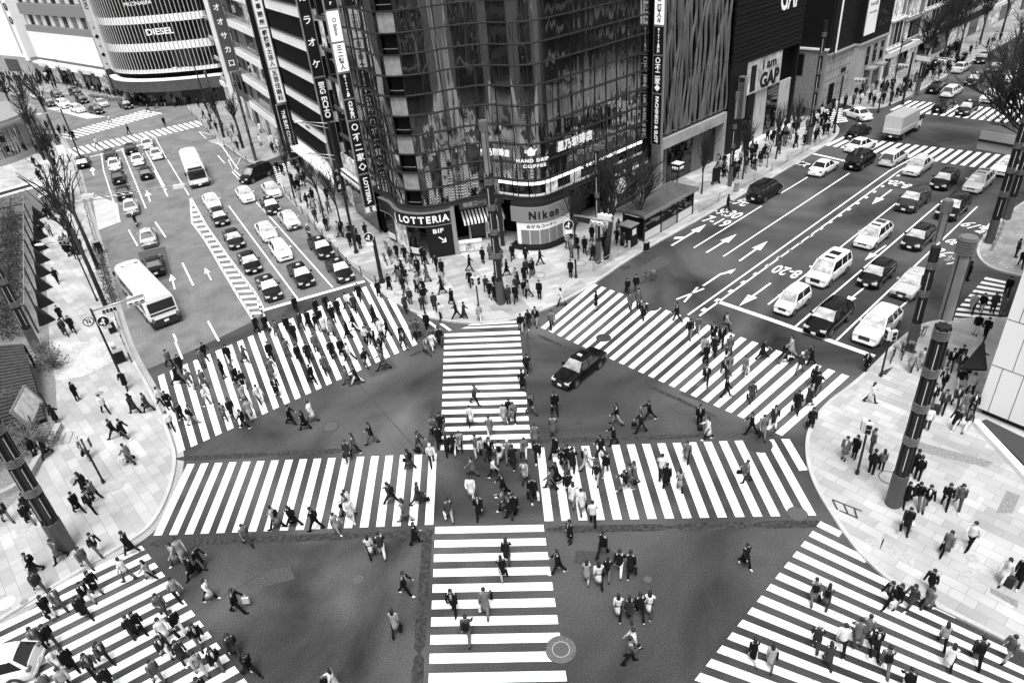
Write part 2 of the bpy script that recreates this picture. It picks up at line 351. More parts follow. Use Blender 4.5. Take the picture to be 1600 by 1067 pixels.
# old markings burnt off along the crossings: irregular darker bands
dkb=mat('asphalt_burnt',.036,.9,spec=.25,ns=5,na=.6)
rb=random.Random(2); zc_=[.0085]
def ragged(a,b,w,off=0,gaps=.25):
    A=at(*a);B=at(*b);D=(B-A).length;u=(B-A)/D;q=Vector((u.y,-u.x,0));x=0;mb=MB()
    while x<D:
        l=rb.uniform(2.5,7)
        if rb.random()>gaps:
            n=9;e=min(x+l,D);P1=[];P2=[]
            for k in range(n+1):
                s=x+(e-x)*k/n;f=1-.75*abs(2*k/n-1)**9;P1.append(A+u*s+q*(off-w*.5*f*rb.uniform(.8,1)));P2.append(A+u*s+q*(off+w*.5*f*rb.uniform(.8,1)))
            zc_[0]+=.00006; mb.poly(P1+P2[::-1],z=zc_[0])
        x+=l
    tag(mb.obj('road_marking_scar',dkb),kind='structure')
ragged((268,724),(684,704),.55,-.45);ragged((236,842),(678,825),.6,.35);ragged((838,694),(1230,682),.5,-.3);ragged((851,820),(1290,810),.6,.35);ragged((690,520),(682,700),.5,.35);ragged((678,825),(662,1100),.6,.35);ragged((817,520),(832,700),.3,-.35)
ragged((290,712),(655,545),.35,.4,.5);ragged((845,520),(1215,688),.35,.4,.5)
trk=mat('asphalt_polished',.085,.85,spec=.3,ns=14,na=.4,ns2=.6,na2=.4)
def track(pts,w):
    for o in (-.8,.8):
        k=smoothpts(P(*pts),3); strip(k,o-w/2,o+w/2,.006,trk,'tyre_track')
seam=mat('tar_seam',.03,.8); ptc=mat('asphalt_repair',.062,.9,spec=.25,ns=12,na=.4); ptd=mat('asphalt_repair_dark',.048,.9,spec=.25,ns=12,na=.4)
for q in (((560,600),(640,690),(668,706)),((1010,520),(1180,600)),((1090,900),(1180,1067)),((470,860),(300,960)),((880,440),(1060,420)),((1040,380),(1130,330))): line(q,.05,.007,'road_seam',mt=seam)
for q,m_ in ((((560,560),(600,548),(622,575),(580,590)),ptc),(((900,860),(960,862),(958,884),(896,880)),ptd),(((380,900),(452,884),(462,904),(388,922)),ptc),(((1080,600),(1120,612),(1100,630),(1062,616)),ptd),(((980,430),(1030,400),(1050,408),(1000,440)),ptc)): sheet('road_patch',P(*q),m_,.005)
for a_ in ((560,905,.3,iron),(1010,905,.22,iron),(470,700,.25,iron),(905,540,.2,iron),(1080,880,.3,ironD) ) if 0 else (): pass
# manholes and small ironwork
iron=mat('cast_iron',.075,.6,ns=30,na=.4); ironD=mat('cast_iron_dark',.035,.6,ns=20,na=.4); patch=mat('round_patch',.1,.85,ns=9,na=.4)
def disc(px,py,r,mt,z=.016,name='manhole_cover',n=28,zb=0): 
    c=at(px,py,zb);mb=MB();mb.poly([(c.x+r*cos(2*pi*i/n),c.y+r*sin(2*pi*i/n)) for i in range(n)],z=zb+z);return tag(mb.obj(name,mt),kind='structure')
def ringp(px,py,r,w,mt,z=.017,zb=0):
    c=at(px,py,zb);mb=MB();n=36
    for i in range(n):
        a,b=2*pi*i/n,2*pi*(i+1)/n; mb.add([(c.x+r*cos(a),c.y+r*sin(a),zb+z),(c.x+r*cos(b),c.y+r*sin(b),zb+z),(c.x+(r+w)*cos(b),c.y+(r+w)*sin(b),zb+z),(c.x+(r+w)*cos(a),c.y+(r+w)*sin(a),zb+z)],[(0,1,2,3)])
    tag(mb.obj('manhole_ring',mt),kind='structure')
disc(876.6,1014.4,.7,patch,.014);ringp(876.6,1014.4,.7,.025,ironD,.018);disc(876.6,1014.4,.38,iron,.02);ringp(876.6,1014.4,.38,.03,mat('worn_iron',.4,.5),.024)
for a in ((517,666.5,.5,iron),(1246,803,.5,iron),(1186,694,.75,ironD),(1019,480,.6,ironD),(943,528,.55,ironD)): disc(*a); ringp(a[0],a[1],a[2],.05,ironD)
for a in ((560,905,.28,iron),(1012,905,.2,iron),(905,660,.2,ironD),(610,640,.22,iron)): disc(*a)
ringp(1070,639,.62,.04,ironD);ringp(1070,639,.3,.03,ironD)
for a in ((155,615,.32,inl),(121,749,.45,inl),(1380,681,.25,inl2),(1520,872,.3,inl2),(38,940,.2,inl),(9,942,.45,white)): disc(*a,zb=.13)
for a in ((842,430,.55),(1389,746,.5),(625,457,.5),(907,412,.5)): ringp(a[0],a[1],a[2],.05,ironD,zb=.13)
sheet('drain_grate',P((967,417),(985,414),(985,419),(975,423)),ironD,.01);sheet('drain_grate',[at(*p,.13) for p in ((1377,580),(1396,573),(1384,586),(1375,585))],ironD,.135)
line([(97,696),(104,678),(116,677),(109,694),(97,696)],.12,.136,'hatch_frame',mt=inl);line([(1300,783),(1346,801)],.1,.136,'hatch_frame',mt=ironD);line([(1311,800),(1340,812)],.1,.136,'hatch_frame',mt=ironD)
for a,b in (((1300,783),(1308,799)),((1318,791),(1324,805)),((1334,797),(1338,811))): line([a,b],.1,.136,'hatch_frame',mt=ironD)
# ================= VEHICLES =================
cglass=mat('car_glass',.015,.06,spec=.6,ior=1.6); tyre=mat('tyre_rubber',.015,.8); rim=mat('wheel_rim',.5,.3,metal=.8); wglass=mat('windscreen_glass',.62,.1,metal=.85,ns=1.6,na=.45); lampm=mat('headlamp_glass',.6,.1,spec=.8); tail=mat('tail_lamp',.12,.2); plate=mat('number_plate',.8,.5); trim=mat('black_trim',.015,.5)
def cpaint(v): return mat('car_paint_%d'%int(v*1000),{.015:.005,.03:.009,.07:.03,.35:.5,.5:.66,.45:.6}.get(v,v),.12 if v<.1 else .3,spec=.28 if v<.1 else .5,ior=1.45)
def sect(hw,zb,zt,crown=.0,tuck=.06,sh=.07):
    """body cross-section from underside round to the top, half width hw"""
    zm=zb+(zt-zb)*.55
    return [(-hw+tuck*1.6,zb),(-hw+.01,zb+.12),(-hw,zm),(-hw+.03,zt-sh),(-hw+.12,zt-.01),(-hw*.5,zt+crown*.8),(0,zt+crown),(hw*.5,zt+crown*.8),(hw-.12,zt-.01),(hw-.03,zt-sh),(hw,zm),(hw-.01,zb+.12),(hw-tuck*1.6,zb)]
TYPES={
 # L,W,H, stations of the lower body (x from the front, top z, half-width factor), greenhouse: base x0, roof x0, roof x1, base x1, belt z
 'sedan':(4.6,1.74,1.46,[(0,.55,.80),(.12,.70,.92),(.5,.80,.98),(1.25,.92,1),(2.3,.94,1),(3.6,.98,1),(4.25,.98,.98),(4.5,.92,.93),(4.6,.62,.84)],(1.25,2.0,3.25,3.85),.93,.3),
 'taxi':(4.7,1.70,1.52,[(0,.5,.88),(.08,.76,.95),(.5,.83,.99),(1.3,.90,1),(2.3,.93,1),(3.7,.96,1),(4.4,.95,.99),(4.62,.93,.95),(4.7,.6,.9)],(1.35,1.95,3.2,3.85),.93,.3),
 'hatch':(3.95,1.69,1.53,[(0,.5,.78),(.1,.72,.9),(.4,.86,.97),(.95,.98,1),(2.0,1.0,1),(3.4,1.02,1),(3.85,1.0,.94),(3.95,.6,.86)],(.95,1.65,3.35,3.85),1.0,.3),
 'kei':(3.4,1.48,1.66,[(0,.5,.82),(.08,.78,.92),(.35,.92,.98),(.75,1.02,1),(1.8,1.03,1),(3.0,1.03,1),(3.33,1.02,.96),(3.4,.6,.9)],(.72,1.2,3.0,3.32),1.02,.29),
 'wagon':(4.7,1.75,1.5,[(0,.52,.8),(.12,.70,.92),(.5,.80,.98),(1.2,.93,1),(2.3,.96,1),(4.0,.98,1),(4.55,.98,.95),(4.7,.6,.86)],(1.2,1.95,4.1,4.6),.95,.3),
 'suv':(4.65,1.84,1.7,[(0,.6,.84),(.1,.85,.93),(.45,1.0,.98),(1.15,1.08,1),(2.3,1.1,1),(4.0,1.12,1),(4.5,1.1,.95),(4.65,.7,.88)],(1.15,1.85,3.95,4.5),1.1,.35),
 'minivan':(4.85,1.83,1.87,[(0,.6,.84),(.1,.88,.94),(.4,1.02,.98),(.85,1.1,1),(2.3,1.12,1),(4.3,1.12,1),(4.75,1.1,.97),(4.85,.6,.9)],(.85,1.65,4.45,4.78),1.12,.33),
 'van':(4.7,1.7,1.98,[(0,.6,.9),(.06,.95,.95),(.3,1.12,.98),(.5,1.16,1),(2.3,1.18,1),(4.3,1.18,1),(4.62,1.16,.98),(4.7,.6,.94)],(.42,.95,4.45,4.66),1.17,.31)}
def boxpart(name,b,mt,parent,sm=False):
    mb=MB()
    for q in b: mb.box(*q)
    return mb.obj(name,mt,parent,sm)
def wheel(parent,x,y,r,w=.2):
    sgn=1 if y>0 else -1
    ar=MB(); ar.loft([[(x+(r+.07)*cos(2*pi*k/16),y+sgn*yy,r+(r+.07)*sin(2*pi*k/16)) for k in range(16)] for yy in (-.12,.006)])
    ar.obj('wheel_arch',trim,parent)
    t=MB(); t.loft([[(x+rr*cos(2*pi*k/16),y+sgn*yy,r+rr*sin(2*pi*k/16)) for k in range(16)] for rr,yy in ((r*.9,-w),(r,-w+.03),(r,-.01),(r*.93,.018),(r*.66,.018))])
    t=t.obj('wheel',tyre,parent,40)
    h=MB(); h.loft([[(x+rr*cos(2*pi*k/10),y+sgn*yy,r+rr*sin(2*pi*k/10)) for k in range(10)] for rr,yy in ((r*.64,.01),(r*.6,.024),(r*.2,.01),(r*.1,.03))]); h.obj('rim',rim,t)
def car(kind,v,taxi=False,extra=None):
    L,Wd,H,st,gh,belt,wr=TYPES[kind]; hw=Wd/2; pm=cpaint(v)
    root=empty(kind if kind!='hatch' else 'hatchback','car','car'); X=lambda x:L/2-x      # front = +X
    mb=MB(); mb.loft([[(X(x),p[0],p[1]) for p in sect(hw*f,.22 if 0<i<len(st)-1 else .34,z,.03)] for i,(x,z,f) in enumerate(st)]); 
    mb.obj('body',pm,root,45)
    g0,r0,r1,g1=gh; tw=hw-.07; rw=hw-.26 if kind not in('van','minivan','kei') else hw-.17
    zr=H
    # roof with pillars
    ro=MB(); ro.loft([[(X(x),y,z) for y,z in ((-w,zz-.03),(-w*.92,zz+.01),(-w*.5,zz+.035),(0,zz+.045),(w*.5,zz+.035),(w*.92,zz+.01),(w,zz-.03))] for x,w,zz in ((r0-.06,rw-.03,zr-.05),(r0+.25,rw,zr-.01),((r0+r1)/2,rw+.01,zr),(r1-.2,rw,zr-.02),(r1+.05,rw-.04,zr-.06))],cap=False,closed=False)
    n=[('c',r0+(r1-r0)*.42)]+([('c',r0+(r1-r0)*.78)] if kind in('wagon','minivan','van','suv') else [])
    for s in (-1,1):
        def pil(a,b,w=.07,o=.012):
            (xa,ya,za),(xb,yb,zb)=a,b
            ro.add([(X(xa-w),s*(ya+o),za),(X(xa+w),s*(ya+o),za),(X(xb+w*.7),s*(yb+o),zb),(X(xb-w*.7),s*(yb+o),zb),(X(xa-w),s*(ya-.05),za),(X(xa+w),s*(ya-.05),za),(X(xb+w*.7),s*(yb-.05),zb),(X(xb-w*.7),s*(yb-.05),zb)],[(0,1,2,3),(4,7,6,5),(0,3,7,4),(1,5,6,2)])
        pil((g0+.03,tw,belt-.02),(r0,rw,zr-.04),.05); pil((g1-.03,tw-.03,belt-.02),(r1,rw-.02,zr-.05),.09)
        for _,x in n: pil((x+.05,tw,belt-.02),(x,rw,zr-.04),.04)
    ro.obj('roof',pm,root,50)
    # glass cabin: four separate panes over a dark inner shell
    xs=[(g0,tw),(g1,tw-.03)]
    q=lambda x,y,z:(X(x),y,z)
    a,b,c,d=(g0,tw,belt),(r0,rw,zr-.03),(r1,rw-.02,zr-.04),(g1,tw-.03,belt)
    mb=MB().add([q(a[0],-a[1]+.03,a[2]),q(a[0],a[1]-.03,a[2]),q(b[0],b[1],b[2]),q(b[0],-b[1],b[2])],[(0,1,2,3)]); mb.obj('windscreen',wglass,root)
    mb=MB().add([q(d[0],-d[1]+.05,d[2]),q(d[0],d[1]-.05,d[2]),q(c[0],c[1],c[2]),q(c[0],-c[1],c[2])],[(0,1,2,3)]); mb.obj('rear_window',cglass,root)
    for s in (-1,1):
        MB().add([q(a[0],s*a[1],a[2]),q(d[0],s*d[1],d[2]),q(c[0],s*c[1],c[2]),q(b[0],s*b[1],b[2])],[(0,1,2,3)]).obj('side_window',cglass,root)
        wheel(root,X(L*.19),s*(hw-.0),wr); wheel(root,X(L*.79),s*(hw-.0),wr)
        z1=st[1][1]; lp=MB(); lp.loft([[q(x,s*y,z) for y,z in ((hw*.45,zz-.02),(hw*.88,zz),(hw*.9,zz-.15),(hw*.5,zz-.15))] for x,zz in ((.0,z1-.02),(.32,z1+.02))]); lp.obj('headlight',lampm,root)
        z2=st[-2][1]; boxpart('tail_light',[(X(L-.14),X(L+.005),s*(hw*.62),s*(hw*.93),z2-.2,z2-.05)],tail,root)
        boxpart('wing_mirror',[(X(g0+.35),X(g0+.22),s*(hw-.02),s*(hw+.17),belt,belt+.13)],pm,root)
        boxpart('door_handle',[(X(r0+(r1-r0)*.35),X(r0+(r1-r0)*.35-.16),s*(hw-.01),s*(hw+.02),belt-.14,belt-.11)],trim,root)
    boxpart('grille',[(X(-.012),X(.1),-hw*.42,hw*.42,.5,st[1][1]-.06)],trim,root); [boxpart('bumper',[q_],pm if kind!='taxi' else trim,root) for q_ in ((X(-.05),X(.14),-hw*.8,hw*.8,.3,.46),(X(L-.14),X(L+.05),-hw*.82,hw*.82,.34,.5))]
    boxpart('number_plate',[(X(-.07),X(-.04),-.17,.17,.36,.53)],plate,root); boxpart('number_plate',[(X(L+.05),X(L+.07),-.17,.17,.5,.67)],plate,root)
    boxpart('wiper',[(X(g0-.02),X(g0+.0),-hw*.7,hw*.5,belt+.0,belt+.03)],trim,root)
    if taxi: 
        mb=MB();mb.loft([[(x+X(r0+.45),y,zr+.04+z) for x,y in ((-.1*k,-.2*k),(.1*k,-.2*k),(.1*k,.2*k),(-.1*k,.2*k))] for z,k in ((0,1),(.1,.95),(.15,.6))]);mb.obj('roof_lamp',lampm,root,True)
    if extra=='sunroof': boxpart('sunroof',[(X(r0+.35),X(r0+.75),-.4,.4,zr+.02,zr+.05),(X(r0+1.2),X(r0+1.9),-.42,.42,zr+.02,zr+.05)],cglass,root)
    regkids(root); return root
def bus():
    r=empty('bus','bus','bus'); L,Wd,H=10.3,2.48,3.02; pm=cpaint(.82); hw=Wd/2
    mb=MB(); mb.loft([[(x,p[0]*k,p[1]) for p in ((-hw+.05,.32),(-hw,.5),(-hw,2.5),(-hw+.1,H-.2),(-hw+.32,H-.02),(0,H+.06),(hw-.32,H-.02),(hw-.1,H-.2),(hw,2.5),(hw,.5),(hw-.05,.32))] for x,k in ((L/2,.95),(L/2-.12,1),(0,1),(-L/2+.12,1),(-L/2,.96))]); mb.obj('body',pm,r,45)
    boxpart('windscreen',[(L/2-.05,L/2+.02,-1.08,1.08,1.25,2.45)],cglass,r); boxpart('destination_sign',[(L/2-.05,L/2+.025,-.9,.9,2.52,2.82)],trim,r)
    boxpart('rear_window',[(-L/2-.02,-L/2+.05,-1.08,1.08,1.72,2.62)],trim,r)
    boxpart('skirt',[(-L/2-.03,L/2+.03,-hw-.012,hw+.012,.3,.62),(-L/2-.035,-L/2+.3,-hw-.015,hw+.015,.3,.98),(-L/2+.3,L/2-.4,-hw-.013,hw+.013,.32,.8)],trim,r)
    boxpart('waist_stripe',[(-L/2-.035,-L/2+.1,-1.1,1.1,1.42,1.6)],trim,r)
    for s in (-1,1):
        for k in range(6):
            x0=-L/2+.9+k*1.45; boxpart('window',[(x0,x0+1.3,s*(hw-.03),s*(hw+.015),1.45,2.35)],cglass,r)
        for x in (L/2-2.3,-L/2+2.6): wheel(r,x,s*(hw),.48,.28)
        boxpart('headlight',[(L/2-.05,L/2+.04,s*.75,s*1.1,.65,.85)],lampm,r); boxpart('tail_light',[(-L/2-.05,-L/2+.05,s*.95,s*1.15,.75,1.2)],tail,r)
        boxpart('wing_mirror',[(L/2+.1,L/2+.2,s*1.2,s*1.42,2.0,2.4),(L/2-.05,L/2+.15,s*1.22,s*1.27,2.4,2.44)],trim,r)
    boxpart('door',[(L/2-1.5,L/2-.5,-hw-.018,-hw+.02,.4,2.4)],cglass,r); boxpart('roof_vent',[(-.5,.0,-.5,.5,H+.04,H+.12),(2.2,2.5,-.5,.5,H+.04,H+.12)],pm,r)
    boxpart('roof_grille',[(L/2-1.2+0,L/2-1.05,y,y+.35,H+.03,H+.075) for y in (-.8,-.2,.4)],trim,r)
    boxpart('number_plate',[(-L/2-.06,-L/2-.03,-.2,.2,.62,.82),(L/2+.035,L/2+.06,-.2,.2,.4,.6)],plate,r)
    regkids(r); return r
def truck():
    r=empty('box_truck','truck','truck'); al=mat('truck_box',.42,.4,metal=.2); 
    mb=MB().box(-3.3,1.75,-1.08,1.08,.95,3.05); mb.obj('cargo_box',al,r)
    boxpart('rear_door',[(-3.33,-3.29,-1.03,-.02,1.0,3.0),(-3.33,-3.29,.02,1.03,1.0,3.0)],mat('truck_door',.5,.4,metal=.2),r)
    boxpart('reflective_stripe',[(-3.35,-3.32,-1.0+.25*k,-.87+.25*k,1.45,1.6) for k in range(8)]+[(-3.2+.5*k,-2.95+.5*k,s*1.085,s*1.1,1.45,1.6) for k in range(9) for s in(-1,1)],white,r)
    boxpart('roof_rib',[(-3.2+.6*k,-3.14+.6*k,-1.05,1.05,3.05,3.08) for k in range(8)],al,r)
    c=MB();c.loft([[(x,y,z) for y,z in ((-1+i,.5),(-1.02+i,1.3),(-.92+i,zt),(.92-i,zt),(1.02-i,1.3),(1-i,.5))] for x,zt,i in ((1.85,2.3,0),(3.0,2.3,0),(3.3,1.5,.02),(3.38,.9,.04))]);c.obj('cab',cpaint(.75),r,45)
    MB().add([(3.03,-.85,2.22),(3.03,.85,2.22),(3.33,.92,1.5),(3.33,-.92,1.5)],[(0,1,2,3)]).obj('windscreen',cglass,r)
    for s in(-1,1):
        boxpart('side_window',[(2.1,2.9,s*.98,s*1.03,1.4,2.1)],cglass,r)
        for x in (2.4,-1.9): wheel(r,x,s*1.03,.38,.25)
        boxpart('tail_light',[(-3.3,-3.2,s*.6,s*1.0,.62,.75)],tail,r); boxpart('wing_mirror',[(3.0,3.08,s*1.05,s*1.25,1.5,2.0)],trim,r)
    boxpart('chassis',[(-3.3,3.0,-.45,.45,.5,.95),(-3.35,-3.25,-1,1,.55,.7)],trim,r); boxpart('number_plate',[(-3.37,-3.35,-.17,.17,.55,.72)],plate,r)
    return r
def moto(scooter=False):
    r=empty('scooter' if scooter else 'motorcycle','motorcycle','motorcycle'); fr=MB()
    for x in (.62,-.62):
        t=MB(); R=.22 if scooter else .3
        t.loft([[(x+q*cos(2*pi*k/14),y,R+q*sin(2*pi*k/14)) for k in range(14)] for q,y in ((R*.55,-.04),(R,-.05),(R,.05),(R*.55,.04))]); w=t.obj('wheel',tyre,r,40)
        MB().loft([[(x+q*cos(2*pi*k/10),y,R+q*sin(2*pi*k/10)) for k in range(10)] for q,y in ((R*.5,-.03),(R*.5,.03))]).obj('rim',rim,w)
    fr.tube([(.62,0,.3),(.42,0,.75),(.35,0,.98)],[.04,.035,.03]);fr.tube([(.62,.07,.3),(.4,.07,.9)],.02);fr.tube([(.62,-.07,.3),(.4,-.07,.9)],.02);fr.tube([(.4,0,.7),(-.1,0,.62),(-.62,0,.32)],[.05,.07,.03]);fr.obj('frame',dark,r,True)
    b=MB();b.ell((.08,0,.72),(.3,.15,.16));b.ell((.0,0,.4),(.3,.16,.2));b.ell((-.5,0,.68),(.22,.12,.1));b.obj('bodywork',cpaint(.5 if scooter else .02),r,True)
    MB().loft([[(x,y,z+k) for y,z in ((-w,0),(-w*.8,.07),(w*.8,.07),(w,0))] for x,w,k in ((-.62,.1,.76),(-.35,.14,.74),(-.1,.12,.72))]).obj('seat',trim,r,True)
    MB().tube([(.28,.36,1.0),(.36,.12,1.0),(.36,-.12,1.0),(.28,-.36,1.0)],.02).obj('handlebar',dark,r,True)
    MB().ell((.52,0,.82),(.08,.1,.1)).obj('headlight',lampm,r,True); boxpart('number_plate',[(-.8,-.78,-.1,.1,.45,.6)],plate,r)
    regkids(r); return r
CARN={'sedan':'sedan','taxi':'taxi','hatch':'hatchback','kei':'small car','wagon':'estate car','suv':'SUV','minivan':'minivan','van':'van'}
TN={.015:'black',.03:'black',.07:'dark grey',.35:'silver',.45:'silver',.8:'white',.5:'silver'}
protos={}
RA=radians(41.3); LA=radians(116.8)
def putcar(kind,v,px,py,ang,where,group,taxi=False,extra=None,sc=1):
    k=(kind,v,taxi,extra)
    if k not in protos: protos[k]=car(*k); r=protos[k]
    else: r=copytree(protos[k])
    p=at(px,py); r.matrix_world=place(p.x,p.y,0,ang)@Matrix.Scale(sc,4); r['category']='taxi' if kind=='taxi' else 'van' if kind=='van' else 'car'; r['group']=group
    reg(r,'%s %s %s'%(TN[v],CARN[kind],where),px); return r
g1='cars waiting in the right street'; w='queued behind the stop line of the right street'
for a in (('kei',.8,1237,481,0),('suv',.015,1293,508,0),('suv',.8,1369,520,0),('minivan',.8,1293,433,'sunroof'),('hatch',.015,1368,438,0),('taxi',.35,1424,452,0),('wagon',.5,1363,377,'sunroof'),('hatch',.03,1433,381,0),('suv',.07,1425,322,0),('suv',.03,1487,334,0),('hatch',.015,1474,290,0),('wagon',.5,1527,293,'sunroof'),('sedan',.35,1433,268,0),('wagon',.8,1574,268,0)):
    putcar(a[0],a[1],a[2],a[3],RA+pi,w,g1,a[0]=='taxi',a[4] or None,1.03)
w='driving away up the right street'; g2='cars driving away in the right street'
for a in (('wagon',.35,1395,254,0),('minivan',.015,1343,259,0),('sedan',.8,1286,269,0),('minivan',.03,1194,308,0),('sedan',.8,1344,234,-.15),('taxi',.015,1340,213,0)): putcar(a[0],a[1],a[2],a[3],RA+a[4],w,g2,a[0]=='taxi')
w='beyond the far crossing of the right street'; g2='cars far up the right street'
for a in (('sedan',.03,1473,172,0),('taxi',.015,1510,176,0),('sedan',.8,1546,157,0),('wagon',.5,1486,149,0),('sedan',.03,1463,143,0),('taxi',.03,1522,131,0),('sedan',.8,1578,126,0),('sedan',.07,1556,111,0),('wagon',.015,1595,140,0),('sedan',.35,1500,112,0),('sedan',.015,1535,97,0),('sedan',.8,1590,165,0)): putcar(a[0],a[1],a[2],a[3],RA+(pi if a[2]>1505 else 0),w,g2,a[0]=='taxi')
putcar('sedan',.8,1338,185,hdg(1338,185,-14,-5),'turning left at the far junction of the right street','cars at the far junction')
putcar('sedan',.8,1211,170,hdg(1211,170,14,3),'parked in the side street beyond the fashion store','cars at the far junction')
putcar('taxi',.015,906,584,hdg(906,584,-30,24),'crossing the middle of the junction, alone','taxis in the junction',True,sc=1.0)
putcar('hatch',.8,-3,1058,hdg(-3,1058,-30,7),'cut off by the lower left corner of the view','cars at the lower left',sc=1.02)
w='driving away in the left street'; g3='cars driving away in the left street'
for a in (('sedan',.03,244,422,0),('taxi',.35,234,378,0),('taxi',.35,207,330,0),('sedan',.03,195,307,0),('taxi',.015,187,283,0),('sedan',.8,181,262,0),('sedan',.07,174,247,0),('wagon',.015,132,259,0),('sedan',.8,217,255,0),('hatch',.03,230,277,0),('sedan',.015,206,238,0),('sedan',.5,232,230,0),('sedan',.8,246,246,0)): putcar(a[0],a[1],a[2],a[3],LA-.04,w,g3,a[0]=='taxi')
w='waiting at the stop line of the left street'; g3='cars waiting in the left street'
for a in (('sedan',.8,333,322),('hatch',.015,345,347),('sedan',.03,367,380),('sedan',.015,392,417),('taxi',.03,422,457),('taxi',.015,472,437),('hatch',.8,441,400),('sedan',.5,418,369),('sedan',.8,385,311),('sedan',.5,426,304),('taxi',.03,424,328),('taxi',.35,454,351),('taxi',.015,503,394),('taxi',.03,532,429)): putcar(a[0],a[1],a[2],a[3],LA+pi,w,g3,a[0]=='taxi')
putcar('minivan',.015,402,280,hdg(402,280,-22,10),'turning out of the side street on the left','cars at the side street')
w='at the far junction on the left'; g4='cars at the far left junction'
for a in (('taxi',.015,198,169,9,4),('suv',.8,101,168,12,4),('wagon',.8,123,175,12,4),('sedan',.03,152,177,12,3),('sedan',.07,78,165,12,4),('sedan',.35,28,151,12,4),('sedan',.8,60,154,12,4),('hatch',.015,130,161,12,4),('sedan',.35,160,166,12,4),('sedan',.03,8,143,12,4),('wagon',.03,120,149,12,4),('sedan',.07,90,152,12,4)): putcar(a[0],a[1],a[2],a[3],hdg(a[2],a[3],a[4],a[5]),w,g4,a[0]=='taxi')
b=bus(); p=at(238,480); b.matrix_world=place(p.x,p.y,0,hdg(238,480,-73,-84)); reg(b,'white city bus seen from behind at the left kerb',238); b['group']='city buses'
b2=copytree(b); p=at(308,278); b2.matrix_world=place(p.x,p.y,0,LA+pi-.05); reg(b2,'white bus with large dark windscreen facing the view in the left street',308)
t=truck(); p=at(1408,211); t.matrix_world=place(p.x,p.y,0,RA-.03); t['label']='silver box truck crossing the far zebra of the right street'
mo=moto(); p=at(214,353); mo.matrix_world=place(p.x,p.y,0,LA); mo['label']='dark motorcycle riding away between cars in the left street'; mo['group']='motorcycles'
mo=moto(True); p=at(484,372); mo.matrix_world=place(p.x,p.y,0,LA+pi); mo['label']='pale scooter waiting behind taxis by the kerb railing'; mo['group']='motorcycles'
# ================= PEOPLE =================
skin=mat('skin',.4,.6)
TONE={'k':[.006,.01],'d':[.028,.045],'g':[.09,.13],'l':[.27,.34],'w':[.6,.7]}
TNAME={'k':'black','d':'dark grey','g':'grey','l':'light grey','w':'white'}
cloth={k:[mat('cloth_%s_%d'%(k,i),v,.95,spec=.15,ns=7,na=.15) for i,v in enumerate(vs)] for k,vs in TONE.items()}
hairm=mat('hair_black',.008,.6); eyem=mat('eye',.01,.3)
R_=radians
def fk(pose):
    """joints of a figure facing +X"""
    lf,lk,rf,rk,la,le,ra,re,lean=POSES[pose]
    J={}; pz=.93
    def leg(s,a,k):
        a,k=R_(a),R_(k); h=Vector((0,s*.095,pz)); kn=h+Vector((sin(a),0,-cos(a)))*.44; b=a-k; an=kn+Vector((sin(b),0,-cos(b)))*.42
        ft=R_(-75) if k>R_(25) else 0
        toe=an+Vector((cos(b*.6) if b<0 else 1,0,(-.5 if b<0 else 0)*abs(sin(b))*1.2)).normalized()*.17
        return h,kn,an,toe
    J['l']=leg(1,lf,lk);J['r']=leg(-1,rf,rk)
    lo=min(J['l'][2].z,J['r'][2].z)-.085; dz=-lo
    J={k:tuple(p+Vector((0,0,dz)) for p in v) for k,v in J.items()}; pz+=dz
    t=R_(lean); up=Vector((sin(t),0,cos(t))); pel=Vector((0,0,pz))
    sp=[pel,pel+up*.14,pel+up*.32,pel+up*.47]; neck=pel+up*.56; head=neck+Vector((.03,0,.13))
    def arm(s,a,e):
        a=R_(a)+t; sh=sp[3]+Vector((0,s*.185,0)); d=Vector((sin(a),s*.14,-cos(a))).normalized(); el=sh+d*.29; b=a+R_(e)
        d2=Vector((sin(b),s*(.02 if e<60 else -.45),-cos(b))).normalized(); wr=el+d2*.25; return sh,el,wr,d2
    J['al']=arm(1,la,le);J['ar']=arm(-1,ra,re);J['sp']=sp;J['neck']=neck;J['head']=head;J['up']=up;return J
POSES={'walk':(24,4,-20,14,-18,14,22,18,4),'walk2':(-22,16,22,3,24,20,-16,12,4),'stride':(32,3,-30,12,-26,18,30,24,7),'stand':(3,2,-3,3,3,10,-2,12,1),'phone':(4,3,-4,4,24,88,4,16,3),'carry':(18,5,-14,16,6,10,18,70,4),'sit':(78,80,74,78,38,30,38,30,10)}
